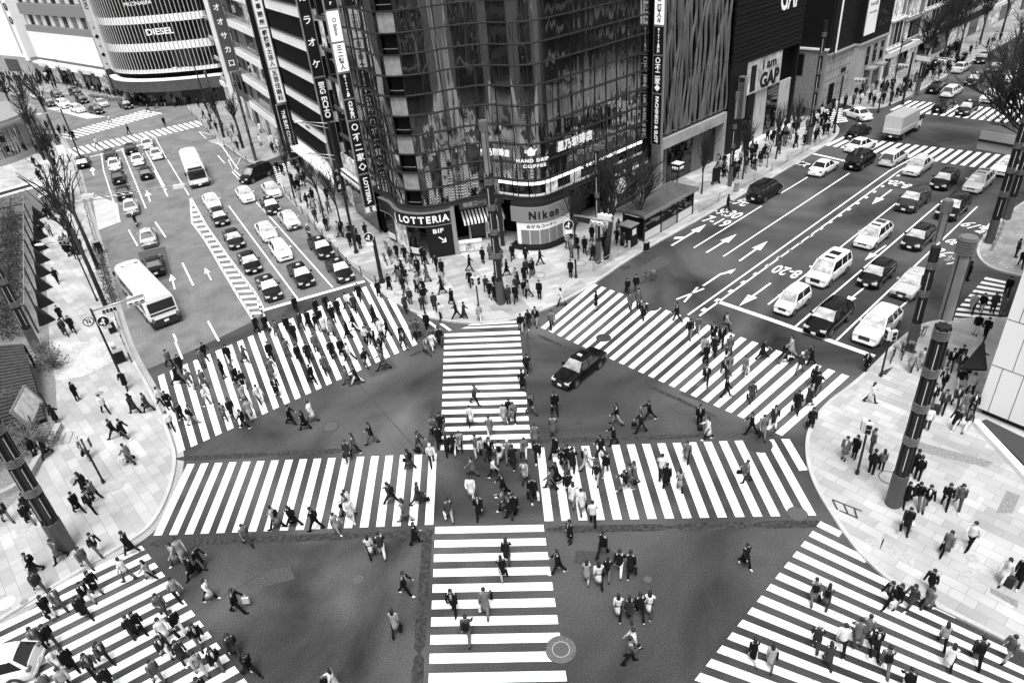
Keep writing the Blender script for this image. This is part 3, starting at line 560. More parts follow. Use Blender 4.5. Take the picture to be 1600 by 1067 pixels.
def bodymesh(J,name):
    bm_v=[];rad=[];E=[]
    def V(p,r): bm_v.append(Vector(p)); rad.append(r); return len(bm_v)-1
    def chain(i,pts):
        for p,r in pts:
            j=V(p,r);E.append((i,j));i=j
        return i
    sp=J['sp']; root=V(sp[0],.12); a=chain(root,[(sp[1],.105),(sp[2],.12),(sp[3],.115)]); n=chain(a,[(J['neck'],.05)])
    chain(n,[(J['head']+Vector((-.01,0,0)),.088),(J['head']+Vector((-.005,0,.09)),.075)])
    for k,s in (('l',1),('r',-1)):
        h,kn,an,toe=J[k]; chain(root,[(h,.085),(h.lerp(kn,.5),.075),(kn,.055),(kn.lerp(an,.4),.052),(an,.035),(toe-Vector((0,0,.05)) if toe.z>.05 else toe,.03)])
        sh,el,wr,d=J['a'+k]; w=chain(a,[(sh,.055),(sh.lerp(el,.5),.045),(el,.037),(wr,.026)])
        side=Vector((0,1,0)); palm=V(wr+d*.05,.026);E.append((w,palm)); f=Vector((1,0,0)) if abs(d.x)<.9 else Vector((0,0,1)); f=(f-d*f.dot(d)).normalized(); inn=Vector((0,-s,0))
        for q,L in ((-.03,.062),(-.011,.07),(.009,.066),(.028,.052)):
            b0=wr+d*.08+f*q; chain(palm,[(b0,.0085),(b0+d*L*.55+inn*.006,.0078),(b0+d*L*.9+inn*.025,.006)])
        b0=wr+d*.03+f*.03; chain(w,[(b0+f*.012,.0095),(b0+f*.03+d*.035+inn*.015,.008)])
    me=bpy.data.meshes.new(name); me.from_pydata([tuple(v) for v in bm_v],E,[]); o=bpy.data.objects.new(name,me);C.objects.link(o)
    m1=o.modifiers.new('s','SKIN'); m1.use_smooth_shade=True
    for i,d in enumerate(me.skin_vertices[0].data): d.radius=(rad[i],rad[i]); d.use_root=(i==0)
    m2=o.modifiers.new('u','SUBSURF'); m2.levels=1;m2.render_levels=1
    dg=bpy.context.evaluated_depsgraph_get(); r=bpy.data.meshes.new_from_object(o.evaluated_get(dg)); bpy.data.objects.remove(o)
    hd=J['head']; bm=bmesh.new(); bm.from_mesh(r)
    f0=len(bm.faces)
    def blob(c,sx,mi):
        k=bmesh.ops.create_icosphere(bm,subdivisions=1,radius=1,matrix=Matrix.Translation(c)@Matrix.Diagonal((*sx,1)))
        for f in {f for v in k['verts'] for f in v.link_faces}: f.material_index=mi
    blob(hd+Vector((.098,0,.02)),(.018,.012,.022),0)
    for s in (-1,1): blob(hd+Vector((.082,s*.032,.045)),(.01,.014,.008),1); blob(hd+Vector((0,s*.092,.03)),(.018,.012,.03),0)
    blob(hd+Vector((.086,0,-.025)),(.008,.024,.006),1)
    bm.to_mesh(r); bm.free(); r.materials.clear(); r.materials.append(skin); r.materials.append(eyem); r.name=name
    r.polygons.foreach_set('use_smooth',[True]*len(r.polygons)); return r
def ring(c,rx,ry,n=12,up=None): return [(c.x+rx*cos(2*pi*i/n),c.y+ry*sin(2*pi*i/n),c.z) for i in range(n)]
def coatmesh(J,style):
    mb=MB(); sp=J['sp']; pz=sp[0].z; st=max(abs(J['l'][1].x),abs(J['r'][1].x)); off=(J['l'][1].x+J['r'][1].x)*.25
    R=[]
    if style=='c': R=[(Vector((off,0,pz-.42)),.15+st*.55,.2),(Vector((off*.6,0,pz-.2)),.145+st*.3,.195),(Vector((0,0,pz-.02)),.145,.185)]
    elif style=='s': R=[(Vector((off,0,pz-.43)),.165+st*.5,.215),(Vector((off*.6,0,pz-.2)),.15+st*.25,.19),(Vector((0,0,pz-.0)),.13,.165)]
    else: R=[(Vector((0,0,pz-.1)),.15,.185),(Vector((0,0,pz)),.148,.182)]
    R+=[(sp[1]+Vector((0,0,.03)),.13 if style!='s' else .11,.165 if style!='s' else .14),(sp[2],.14,.185),(sp[3]-Vector((0,0,.02)),.13,.2),(sp[3]+Vector((0,0,.045)),.095,.14),(J['neck']-Vector((0,0,.0)),.072,.075)]
    mb.loft([ring(*r) for r in R])
    for k in 'lr':
        sh,el,wr,d=J['a'+k]; mb.tube([sh+Vector((0,0,.02))-(sh-sp[3])*.25,sh,sh.lerp(el,.5),el,wr-d*.01],[.075,.072,.063,.056,.05],8)
    mb.tube([J['neck']-Vector((.0,0,.03)),J['neck']+Vector((.005,0,.03))],[.085,.07],10)
    return mb.mesh('coat',[skin],True)
def trousermesh(J,slim=1):
    mb=MB(); 
    for k in 'lr':
        h,kn,an,_=J[k]; mb.tube([h+Vector((0,-.03*(1 if k=='l' else -1),.06)),h,h.lerp(kn,.5),kn,kn.lerp(an,.5),an+Vector((0,0,.0))],[.1*slim,.098*slim,.088*slim,.07*slim,.064*slim,.058*slim],8)
    p=J['sp'][0]; mb.loft([ring(p+Vector((0,0,z)),a,b) for z,a,b in ((-.1,.1,.15),(-.02,.125,.17),(.1,.12,.16))])
    return mb.mesh('trousers',[skin],True)
def shoemesh(J):
    out=[]
    for k in 'lr':
        mb=MB()
        _,_,an,toe=J[k]; d=(toe-an).normalized(); c=an+d*.05+Vector((0,0,-.03))
        b=an-d*.06+Vector((0,0,-.02)); t=toe+d*.02; t.z=max(t.z-.035,.03); mb.tube([b,c,t.lerp(c,.35),t],[.038,.05,.046,.025],8); out.append(mb.mesh('shoe',[skin],True))
    return out
def hairmesh(J,st):
    h=J['head']; mb=MB()
    if st=='bald': mb.ell((h.x-.03,0,h.z+.03),(.09,.1,.05))
    else:
        rings=[]
        for j in range(7):
            t=-.75+j*(pi/2+.65)/6; rr=cos(min(t,1.45)); fx=.106 
            rings.append([(h.x-.018+fx*rr*cos(a)*(1 if cos(a)<.2 else (.78 if t<.35 else .98)),.1*rr*sin(a),h.z+.045+.115*sin(t)) for a in [2*pi*i/12 for i in range(12)]])
        mb.loft(rings)
        if st=='long': mb.loft([ring(h+Vector((x,0,z)),a,b,10) for x,z,a,b in ((-.05,.06,.08,.1),(-.065,-.06,.065,.105),(-.1,-.2,.045,.1),(-.12,-.32,.03,.07))])
        if st=='cap': mb.add([(h.x+.05,-.07,h.z+.1),(h.x+.17,-.05,h.z+.085),(h.x+.17,.05,h.z+.085),(h.x+.05,.07,h.z+.1)],[(0,1,2,3)])
    return mb.mesh('hair',[skin],True)
def packmesh(J):
    mb=MB(); p=J['sp'][2]; u=J['up']; mb.loft([[(p.x-.13-x*s_-k,y*s_,p.z+z) for x,y in ((0,-.14),(0,.14),(.13,.12),(.13,-.12))] for z,s_,k in ((-.24,.85,0),(-.2,1,0),(.08,1,0),(.15,.75,.0))])
    for s in (-1,1): mb.tube([p+Vector((-.12,s*.09,.13)),p+Vector((.03,s*.1,.2)),p+Vector((.145,s*.1,.05)),p+Vector((-.05,s*.17,-.15))],.018,5)
    return mb.mesh('backpack',[skin],40)
def shirtmesh(J):
    a=J['sp']; mb=MB(); pts=[(J['neck']+Vector((.078,0,-.01)),.035),(a[3]+Vector((.118,0,0)),.06),(a[2]+Vector((.149,0,0)),.045),(a[1]+Vector((.14,0,.02)),.02)]
    mb.loft([[(p.x,-w,p.z),(p.x+.006,0,p.z),(p.x,w,p.z),(p.x-.03,0,p.z)] for p,w in pts]); return mb.mesh('shirt',[skin],True)
PM={}
for ps in POSES:
    J=fk(ps); PM[ps]={'J':J,'body':bodymesh(J,'body'),'c':coatmesh(J,'c'),'j':coatmesh(J,'j'),'s':coatmesh(J,'s'),'t':trousermesh(J),'shoes':shoemesh(J),'short':hairmesh(J,'short'),'long':hairmesh(J,'long'),'bald':hairmesh(J,'bald'),'cap':hairmesh(J,'cap'),'pack':packmesh(J),'shirt':shirtmesh(J)}
def bagmesh(kind):
    mb=MB()
    if kind=='hand': mb.loft([[(x*s_,y*s_,z) for x,y in ((-.17,-.06),(.17,-.06),(.17,.06),(-.17,.06))] for z,s_ in ((-.5,.85),(-.46,1),(-.28,.9),(-.24,.7))]); mb.tube([(-.1,0,-.26),(-.06,0,-.04),(0,0,0),(.06,0,-.04),(.1,0,-.26)],.012,5)
    elif kind=='shop': mb.loft([[(x*s_,y*s_,z) for x,y in ((-.17,-.06),(.17,-.06),(.17,.06),(-.17,.06))] for z,s_ in ((-.5,.96),(-.14,1))]); mb.tube([(-.08,0,-.15),(-.03,0,-.02),(.03,0,-.02),(.08,0,-.15)],.008,4)
    else: mb.box(-.12,.12,-.2,.2,-.66,-.1); mb.tube([(0,-.12,-.12),(0,-.12,0),(0,.12,0),(0,.12,-.12)],.012,5); mb.box(-.1,-.06,-.19,-.13,-.7,-.64);mb.box(.06,.1,.13,.19,-.7,-.64)
    return mb.mesh('bag',[skin],40)
BAG={k:bagmesh(k) for k in ('hand','shop','case')}
def inpoly(x,y,pl):
    c=False;j=len(pl)-1
    for i in range(len(pl)):
        xi,yi=pl[i][:2];xj,yj=pl[j][:2]
        if (yi>y)!=(yj>y) and x<(xj-xi)*(y-yi)/(yj-yi)+xi: c=not c
        j=i
    return c
ZONES=[('upper left zebra',[(240,580),(590,436),(720,510),(655,548),(285,714)]),('upper right zebra',[(830,515),(925,438),(1335,590),(1225,692)]),('upper middle zebra',[(685,500),(815,495),(832,703),(685,703)]),('lower middle zebra',[(678,818),(852,818),(900,1160),(665,1160)]),('left middle zebra',[(292,722),(684,706),(678,822),(238,838)]),('right middle zebra',[(838,698),(1262,684),(1278,806),(850,816)]),('lower left zebra',[(-60,985),(221,850),(410,1100),(60,1290)]),('lower right zebra',[(1282,812),(1700,1060),(1640,1280),(1060,1095)]),('centre of junction',[(684,703),(838,699),(851,818),(678,820)])]
PN=['left pavement','glass building pavement','far left pavement','lower right pavement','far right pavement','stone building pavement','far pavement']
def zone(px,py):
    for n,pl in ZONES:
        if inpoly(px,py,pl): return n,0
    w=at(px,py)
    for n,pl in zip(PN,PAVES):
        if inpoly(w.x,w.y,pl): return n,.13
    return ('upper' if py<720 else 'lower')+(' left' if px<690 else ' right')+' asphalt',0
rnd=random.Random(5); NP=0
NUM={'8':(0,-1),'2':(0,1),'4':(-1,0),'6':(1,0),'7':(-.7,-.7),'9':(.7,-.7),'1':(-.7,.7),'3':(.7,.7)}
HN={'8':'heading away','7':'heading away','9':'heading away','2':'coming nearer','1':'coming nearer','3':'coming nearer','4':'heading left','6':'heading right'}
GN={'c':'coat','j':'jacket','s':'flared dress'}
def person(px,py,h,code,pose=None,zadd=0,where=None,root_only=False):
    global NP; NP+=1
    T,G,Lg=code[:3]; fl=code[3:]+('b' if G=='j' and rnd.random()<.12 and 'b' not in code[3:] else '')+('h' if G!='j' and rnd.random()<.25 and 'h' not in code[3:] else ''); zn,z=zone(px,py)
    dx,dy=NUM[h]; ang=hdg(px,py,dx*12,dy*10)+rnd.uniform(-.22,.22)
    if not pose: pose='stand' if 'o' in fl else 'phone' if 'q' in fl else rnd.choice(['walk','walk2','walk','walk2','stride','carry'])
    A=PM[pose]; r=bpy.data.objects.new('person',None); C.objects.link(r); r.empty_display_size=.2; p=at(px,py,z)
    sc=rnd.uniform(.95,1.06)*(.96 if G=='s' or 'm' in fl else 1.02)
    r.matrix_world=place(p.x,p.y,z+zadd,ang)@Matrix.Diagonal((sc,sc*(1.03 if 'm' not in fl else .95),sc,1))
    def part(n,me,mt):
        o=bpy.data.objects.new(n,me); C.objects.link(o); o.parent=r
        if mt: o.material_slots[0].link='OBJECT'; o.material_slots[0].material=mt
        return o
    part('body',A['body'],None); part('coat' if G!='s' else 'dress',A[G],rnd.choice(cloth[T]))
    part('trousers' if G!='s' else 'leggings',A['t'],rnd.choice(cloth[Lg]))
    sm__=rnd.choice(cloth['w' if rnd.random()<.3 else 'k']); [part('shoe',x_,sm__) for x_ in A['shoes']]
    hs='cap' if 'a' in fl else 'long' if ('m' in fl or G=='s' or (G=='c' and rnd.random()<.45)) else 'short'
    part('hair' if hs!='cap' else 'hat',A[hs],cloth['w'][0] if hs=='cap' and 'A' not in fl else hairm)
    if G=='j' and T in 'kd' and rnd.random()<.55 or (G=='c' and rnd.random()<.25): part('shirt',A['shirt'],rnd.choice(cloth[rnd.choice('wl')]))
    if 'b' in fl: part('backpack',A['pack'],cloth['k'][0])
    r['category']='person'; r['group']='people on foot around the junction'
    act='standing' if pose in('stand','phone') else HN[h]
    if where: act=''
    reg(r,'person, %s %s, %s %s%s, %s'%(TNAME[T],GN[G],TNAME[Lg],'trousers' if G!='s' else 'leggings',', '+act if act else '',where or zn),px)
    for f,k,tn,lab in (('h','hand','k','black handbag'),('s','shop','w','white shopping bag'),('p','case','d','dark suitcase')):
        if f in fl:
            wr=A['J']['ar' if f!='s' else 'al'][2]+A['J']['ar'][3]*.09; o=bpy.data.objects.new({'hand':'handbag','shop':'shopping_bag','case':'suitcase'}[k],BAG[k]); C.objects.link(o)
            o.material_slots[0].link='OBJECT'; o.material_slots[0].material=cloth[tn][0]
            lp=Vector((wr.x,wr.y*1.12,wr.z)); 
            if k=='case': lp.z=.72
            o.matrix_world=r.matrix_world@Matrix.Translation(lp); o['category']='bag' if k!='case' else 'suitcase'; o['group']='bags carried by people'; reg(o,'%s carried by a person, %s'%(lab,zn),px)
    return r
SPEC=[]
def crowd(ox,oy,s,data):
    for t in data.split():
        x,y,h,c=t.split(','); SPEC.append((ox+float(x)*s,oy+float(y)*s,h,c))
q=.25
crowd(0,800,q,"230,382,1,kjkp 388,300,1,gckh 552,355,3,gjg 622,265,3,kjg 830,262,4,kcd 812,428,4,wjg 950,425,4,lckhm 562,568,3,kjl 612,508,3,kcg 320,650,3,kcw 382,605,3,gcd 268,505,3,djd 542,655,3,kck 262,852,3,gck 340,838,3,kjdb 888,765,3,kck 848,778,3,kcd 668,940,3,djk 1048,800,3,wcdh 1118,548,3,ljk 1032,645,3,gcd 1128,755,3,kjwh 1260,838,3,kjgb 1042,905,3,djw 1153,935,3,dcdb 1265,1015,3,ljlb 1372,988,3,kjgb 1478,900,3,dcdb 1575,1020,3,kjkb 1498,628,6,kjks 1320,552,6,wsk 1262,348,6,kcgh 1215,405,1,kck 1115,322,1,lcd 1150,300,3,lcl 1552,205,3,gjd 1000,1062,3,gjgh 55,62,3,djg 195,72,3,kcg 330,1150,3,gcg 440,1110,3,ljk 700,1110,3,kck 600,1020,3,djk 462,985,3,kck 390,985,3,wcg 1290,1175,3,kjk")
crowd(400,800,q,"135,103,4,lckb 240,88,4,kckb 380,112,4,kjkb 510,130,3,lclm 600,55,2,wcw 722,275,8,wskm 795,278,8,djwh 1000,197,6,ksk 940,518,6,kjk 880,752,8,lcshm 1240,628,2,kjk 1440,628,8,gcghs 1328,795,8,djgb 1573,305,8,kcd 1542,408,8,kclhm 505,1120,4,wcw".replace('lcshm','lckhm'))
crowd(800,800,q,"365,190,1,kcdo 292,385,4,kjk 568,272,9,kjk 470,438,8,lclm 545,458,8,wskh 600,415,8,kjgm 672,385,8,kjw 740,390,8,kckh 666,655,8,wskm 733,665,8,dcdm 800,658,8,kjk 858,640,8,wsdm 732,942,6,gjk 760,875,4,wjk 1452,335,3,kck 1502,930,8,kcwm 1612,968,8,lcgm")
crowd(1200,800,q,"278,560,8,gcgb 358,592,8,gcdbm 745,585,1,kjks 802,592,1,kclm 888,590,1,dcdm 990,612,1,gcdh 1000,500,1,kjk 292,860,8,djda 368,956,8,dcdm 452,858,8,wjk 545,818,8,gcd 602,802,8,gjg 658,866,2,kckh 720,1000,8,gjg 850,1125,8,kjw 1080,835,8,ljkm 1118,970,8,wckhm 1288,945,8,djk 1485,925,1,gjl 858,106,2,kckhs 1105,265,1,gckhm 1250,217,1,wjk 1460,437,1,wcwm 1558,450,1,kckp")
crowd(1200,534,q,"95,133,6,kcgh 140,90,4,lcl 195,196,9,djga 265,143,4,kckm 35,528,2,dcw 178,430,2,kck 247,405,9,dcl 282,290,9,kck 305,320,9,kcgs 265,545,2,kcdqo 612,187,1,kck 638,380,6,wckm 885,185,2,lcd 952,165,2,lcl 1075,150,2,gcg 1132,172,2,kjd 1190,150,2,kjd 1190,200,2,djg 1240,222,2,kck 1302,140,6,kjk 1085,305,1,kjk 1187,292,2,kjw 1257,330,2,wjkh 1162,410,2,djd 1084,435,2,djkp 1012,402,2,kjgo 985,552,8,wjdo 1160,547,1,kcwm 1232,550,1,djw 1212,450,2,gjg 1265,450,2,kjk 472,735,1,gclo 535,725,1,kckmo 640,685,6,gjdo 640,828,8,kjko 702,806,8,gjkmo 905,832,8,kjko 928,862,8,kjko 852,1016,2,kckm 917,1016,2,kjg 978,1045,2,kjg 1098,1032,2,kjk 1175,1040,2,gjd")
crowd(800,534,q,"95,195,8,kjk 68,303,8,kcdp 12,492,2,gckh 122,452,3,kjg 270,444,2,kjkh 260,600,8,gcd 655,518,4,kjl 858,493,4,kjk 805,568,4,kjkh 555,722,4,kjk 635,645,4,kjk 583,830,8,kjg 1170,525,2,kjkbo 1222,612,4,wckh 1200,92,2,lck 1265,82,2,kck 1210,132,2,kckm 1305,22,2,kjk 1356,82,2,gck 1322,212,2,kjk 1352,200,2,gcg 1212,260,2,kjk 1450,202,2,gclsm 1562,105,6,kck 1335,345,6,kjk 1495,370,2,dcdb 1492,578,4,kjk 1562,590,2,gcgh 148,642,2,gcg 82,712,2,gcwhm 163,745,2,kjk 82,872,2,lcd 10,777,8,kck 132,985,2,kcds 18,1085,8,kcd 272,722,9,kck 315,792,2,kcgm 350,780,2,kjl 242,920,4,gck 284,892,4,kck 460,800,6,ljla 382,800,8,kck 530,880,2,kjlm 352,955,8,kjw 384,1010,8,wcgm 435,1065,8,wcg 507,1142,8,wjkh 708,932,4,kjg 765,892,4,gcg 735,898,4,gcd 965,900,8,kck 935,852,8,wjk 1048,928,8,lskm 1090,752,2,gskm 1465,876,4,gjdh")
crowd(400,534,q,"225,516,6,kck 312,548,4,kckm 358,500,4,wcg 730,638,4,kjg 583,737,2,dcd 625,698,4,gck 965,798,4,dckb 1025,692,6,dcg 1104,766,2,wjka 1115,592,2,gjk 1166,572,2,kcg 1200,702,8,kckm 1150,652,8,kckm 1240,697,8,kcwm 1280,666,2,lckhm 1345,516,2,wskhm 1372,392,6,djk 1465,592,8,gcw 1552,502,2,lcgm 1590,482,2,kjg 1382,712,8,gjl 1418,722,2,ljd 1464,730,2,kjk 1528,750,8,wclb 1580,746,8,gcga 1358,835,4,gcgm 1488,848,6,wjkm 1353,982,2,wcw 1400,1092,2,kck 1215,1112,8,djls 1550,962,4,kck 1550,1062,4,gck 1590,1092,4,kck 852,1016,4,djkb 1018,1012,6,dcd 940,1122,4,gcl 588,1062,4,wcw 580,1085,4,gck 30,388,3,wck 138,338,3,kcg 110,222,3,gcg 100,112,3,kck 205,92,3,gjg 272,121,3,kck 335,122,3,kck 354,256,3,kck 440,198,3,gck 580,265,4,gcgm 636,266,4,kcw 592,121,4,wjk 692,158,3,kjg 802,176,4,gcd 790,62,3,kjk 736,32,3,kjk 926,42,3,djd 1070,76,3,gcg 1106,52,3,wcw 1154,22,2,kcd 482,102,3,kck 542,92,3,kck 690,12,3,wjk 380,62,3,gck")
crowd(400,267,q,"650,805,2,kck 772,790,2,kckm 838,752,3,kck 905,706,8,gjg 938,706,8,kjg 1010,762,3,kckm 1074,695,4,gcd 1166,770,4,kcd 1226,836,3,kcdm 1340,722,2,kck 1440,760,2,djg 1465,796,2,kcw 1497,742,2,kjk 1580,832,3,dcd 1568,655,6,kck 1045,882,3,djk 1120,872,2,dck 1158,935,4,wjk 1258,930,4,kjkb 1304,930,6,dcd 1400,942,2,lcwm 940,882,3,dck 970,842,2,djg 1075,1002,2,kckm 985,1042,2,gcg 1016,1042,2,dck 1146,1072,2,lcgm 1100,1082,2,gcg 916,1066,2,kckm 828,1036,4,kjk 785,1032,2,wckm 746,946,4,kck 700,1062,2,gck 620,1002,4,kcw 580,1046,4,kckm 620,882,2,dck 575,862,4,wjk 520,902,3,kck 490,952,3,kcg 446,872,3,kck 386,902,3,kck 336,978,3,kckm 410,962,3,kcg 386,1002,3,kjg 432,1012,3,wcg 475,1032,3,lckm 255,882,3,kck 288,992,3,djk 205,1012,3,kckm 246,1056,2,kcks 140,1042,3,gjg 70,1002,3,kcdb 12,1012,3,kck 885,546,2,kck 935,562,2,kcdm 976,632,4,gjw 1016,642,2,kckm 1095,522,8,gjg 1130,622,2,kjk 1166,656,2,kcdms 1046,572,2,kjd 1420,576,2,kckm 1466,556,2,gcgo 654,486,2,kck 690,411,8,kcd 1518,512,4,wjk 350,211,2,kcd 448,182,2,kck 300,98,2,kjk 270,102,2,gjk")
crowd(800,267,q,"5,556,2,kcd 88,571,2,kjk 176,588,6,kjk 90,656,2,djd 124,661,2,kjg 80,781,2,kjk 25,821,2,kcdm 30,771,2,djd 368,666,2,kcko 310,846,4,wckm 250,991,2,gjk 525,871,6,kcw 720,771,2,kcdm 775,762,2,kjga 738,872,2,gcd 790,858,2,gckm 820,932,3,kck 1030,946,4,kjk 1110,1041,2,kjg 1160,1016,2,gclm 1334,1002,6,ljkb 1308,1071,2,kck 1256,1060,2,kck 150,971,2,kjl 105,976,2,kcdm 58,1004,2,kjl 455,516,2,kcd 374,546,2,gckm 348,492,2,ljd 404,502,2,kck 500,441,2,kckm 580,421,2,ljk 1025,261,2,kcko 1090,231,2,kcko 880,132,2,kjk 1345,250,6,kjk")
crowd(1200,267,q,"1244,688,6,kjko 1232,682,6,kckmo 1545,541,6,djdo 1488,776,2,kjk 1270,881,2,lckm 1325,886,2,kjl 1397,888,2,dcdm 1460,911,2,gclm 1290,1026,2,kjw 1350,1044,2,kjk 1575,600,2,kjk 745,1061,2,ljdo")
crowd(0,267,q,"256,56,8,kck 300,302,2,kck 325,304,2,kckm 270,205,8,kjk 312,272,2,kck 322,406,3,ljk 412,496,2,gjk 440,491,2,ljk 272,412,2,kck 368,701,2,kjk 415,1031,2,dcdm 465,1012,2,kcdm 392,940,2,kcg 285,105,3,kjg 240,520,6,kcko")
crowd(0,534,q,"490,366,6,kckm 665,446,3,wjk 795,296,2,kck 850,447,4,dck 935,436,4,dckh 360,506,8,kckm 730,602,4,kjk 788,608,6,kcd 822,762,4,gcdhs 560,726,2,gckh 300,716,1,kck 232,722,4,kjko 615,992,4,gjk 550,950,4,kck 500,1065,3,kck 590,1060,3,kjk 200,1066,3,kck 1015,402,6,wjk 1070,431,3,kcd 1145,496,3,kckm 1212,516,6,kjl 1078,550,3,wjk 1120,265,6,kcks 1070,161,3,gjk 1140,186,3,kckm 1200,291,6,gcw 1282,285,3,gcdm 1300,402,6,wjg 1275,166,3,gcd 1295,112,3,kjk 1405,228,6,kjk 1440,131,3,kcw 1540,132,6,gcdm 1530,291,3,kcwm 1485,262,3,kck 1410,491,3,gcgm 1460,471,3,kcw 1535,542,4,kjk 1530,372,3,lckm 1575,482,3,lcl")
q=1/6.15
crowd(0,170,q,"940,370,6,wjd 1245,250,6,kjk 1065,145,6,wjk 345,560,8,kjk 390,690,8,kjk 300,400,8,kck 330,390,2,kck 510,540,2,kck 540,560,2,kckm 455,440,8,kck 720,300,6,kck 690,290,6,kjk 640,240,6,kck 480,380,2,kjg 450,760,2,kck 1430,40,6,gjk 1590,170,2,kck")
crowd(220,0,q,"540,990,2,kjk 560,1030,2,kck 60,960,2,kck 110,980,2,kcg 170,960,2,kck 230,980,2,kckm 280,1000,2,kck 330,985,2,kjg 390,990,2,kck 30,1000,2,kck 340,1030,2,gjk 90,1020,3,kck 200,1010,3,kck")
crowd(330,130,q,"480,600,8,wcg 600,670,8,kck 690,880,2,kck 645,860,2,kckm 720,800,2,kjk 850,990,2,kck 905,960,2,kckm 815,830,2,kcd 870,810,8,kck 850,900,2,kjk 480,480,8,wcd")
crowd(1080,130,q,"410,860,2,kck 455,850,2,kckm 605,830,8,wjk 580,800,8,kckm 700,720,8,kck 765,600,8,kcd 850,590,8,kck 895,610,8,gck 1000,615,3,kck 975,480,2,kck 1030,440,2,gjk 1020,330,8,kck 1070,330,2,kck 900,470,8,kckm 855,440,2,kck 1190,565,3,kck 1160,470,2,kck 1110,460,2,gck 1270,500,3,kck 1305,495,2,kcd 1240,440,3,kck 1290,400,2,kjk 1370,430,6,kck 1200,400,2,wjk 1330,340,2,kck 1395,270,8,wck 1360,250,2,kck 1470,230,2,kck 1555,205,2,gjk 1170,420,2,kckm 1250,330,2,wck 1215,350,2,kck")
crowd(1200,0,q*1.54,"530,655,2,gjk 575,650,2,wjk 655,665,2,kjk 690,640,2,wck 715,650,2,kck 765,635,2,kjk 800,610,2,kck 480,660,2,kck 630,645,2,kck 880,570,6,kck 840,600,6,kcg")
def dist(sp): w=at(sp[0],sp[1]); return w.length_squared+(2500 if not(-12<sp[0]<1612 and sp[1]<1110) else 0)
SPEC.sort(key=dist); NIND=298
for sp in SPEC[:NIND]: person(*sp)
# riders on the two-wheelers
for px,py,c,an in ((214,353,'kjk',LA),(484,372,'djk',LA+pi)):
    r=person(px,py,'8',c+'a','sit',where='seated on a motorcycle in the left street' if px<300 else 'seated on a scooter by the taxis'); p=at(px,py); r.matrix_world=place(p.x-.12*cos(an),p.y-.12*sin(an),.22,an)@Matrix.Scale(.98,4); r['group']='riders'
print('people',NP)
# the densest far crowd that reads as one mass
import numpy as np
CV=[];CF=[];CM=[];cn=0; TM={'k':0,'g':1,'w':2,'d':3,'l':4}
def addm(me,M_,mi):
    global cn
    v=np.empty(len(me.vertices)*3); me.vertices.foreach_get('co',v); v=v.reshape(-1,3); A_=np.array(M_); CV.append(v@A_[:3,:3].T+A_[:3,3])
    for p_ in me.polygons: CF.append([cn+i for i in p_.vertices]); CM.append(mi)
    cn+=len(v)
EX=[]
def scatter(quad,n,seed):
    r9=random.Random(seed)
    for _ in range(n):
        u,v=r9.random(),r9.random(); a,b,c,d=quad; x=(a[0]*(1-u)+b[0]*u)*(1-v)+(d[0]*(1-u)+c[0]*u)*v; y=(a[1]*(1-u)+b[1]*u)*(1-v)+(d[1]*(1-u)+c[1]*u)*v
        EX.append((x,y,r9.choice('28224681'),r9.choice('kkkkkdgl')+r9.choice('cj')+r9.choice('kkkdgl')+r9.choice(['','m',''])))
scatter(((595,400),(712,410),(700,490),(625,462)),13,1);scatter(((712,415),(830,400),(850,470),(720,485)),12,2);scatter(((890,395),(980,350),(985,380),(915,420)),12,3)
scatter(((1120,262),(1290,172),(1300,210),(1130,290)),46,4);scatter(((455,268),(560,380),(545,395),(455,310)),20,5);scatter(((100,285),(140,420),(110,430),(75,290)),18,6);scatter(((45,195),(95,200),(110,280),(70,285)),26,7)
scatter(((330,170),(385,225),(375,240),(315,190)),16,8);scatter(((190,160),(330,158),(330,170),(190,170)),34,9);scatter(((1320,150),(1430,128),(1430,146),(1330,162)),24,10);scatter(((1440,120),(1560,60),(1565,66),(1450,135)),26,11)
for px,py,h,code in SPEC[NIND:]+EX:
    if not(-8<px<1608 and py<1085): continue
    ps=rnd.choice(['walk','walk2','stand','stride','carry']) if 'o' not in code[3:] else 'stand'; A=PM[ps]; zn,z=zone(px,py); p=at(px,py,z); dx,dy=NUM[h]; sc=rnd.uniform(.95,1.05)
    M_=place(p.x,p.y,z,hdg(px,py,dx*12,dy*10)+rnd.uniform(-.3,.3))@Matrix.Scale(sc,4)
    addm(A[code[1]],M_,TM[code[0]]); addm(A['t'],M_,TM[code[2]]); [addm(x_,M_,0) for x_ in A['shoes']]; addm(A['long' if ('m' in code[3:] or rnd.random()<.3) else 'short'],M_,0)
    hd=MB().ell((A['J']['head'].x,0,A['J']['head'].z),(.085,.08,.11),8,6); 
    me_=hd.mesh('h',[skin]); addm(me_,M_,5)
mb=MB()
for x0,y0,x1,y1,n in ((2,122,92,134,60),(60,118,200,150,110),(205,146,300,160,50),(1440,120,1500,70,50)):
    for i in range(n):
        t=rnd.random(); p=at(x0+(x1-x0)*t+rnd.uniform(-4,4),y0+(y1-y0)*t+rnd.uniform(-5,6) if x0<900 else y0+(y1-y0)*t+rnd.uniform(0,9),.13); h=rnd.uniform(1.55,1.78); s=.2; k=rnd.random()
        mb.mi(0 if k<.72 else 1 if k<.88 else 2)
        a=rnd.uniform(0,pi)
        mb.loft([[(p.x+r_*cos(a+2*pi*j/8)*1.25,p.y+r_*sin(a+2*pi*j/8)*.9,z*h) for j in range(8)] for z,r_ in ((.48,.17),(.6,.17),(.8,.21),(.84,.12),(.87,.05))])
        mb.mi(0)
        for sgn in (-1,1): mb.tube([(p.x+sgn*.09*cos(a),p.y+sgn*.09*sin(a),.13),(p.x+sgn*.08*cos(a),p.y+sgn*.08*sin(a),h*.5)],[.05,.09],6)
        mb.ell((p.x,p.y,h*.95),(.09,.09,.12))
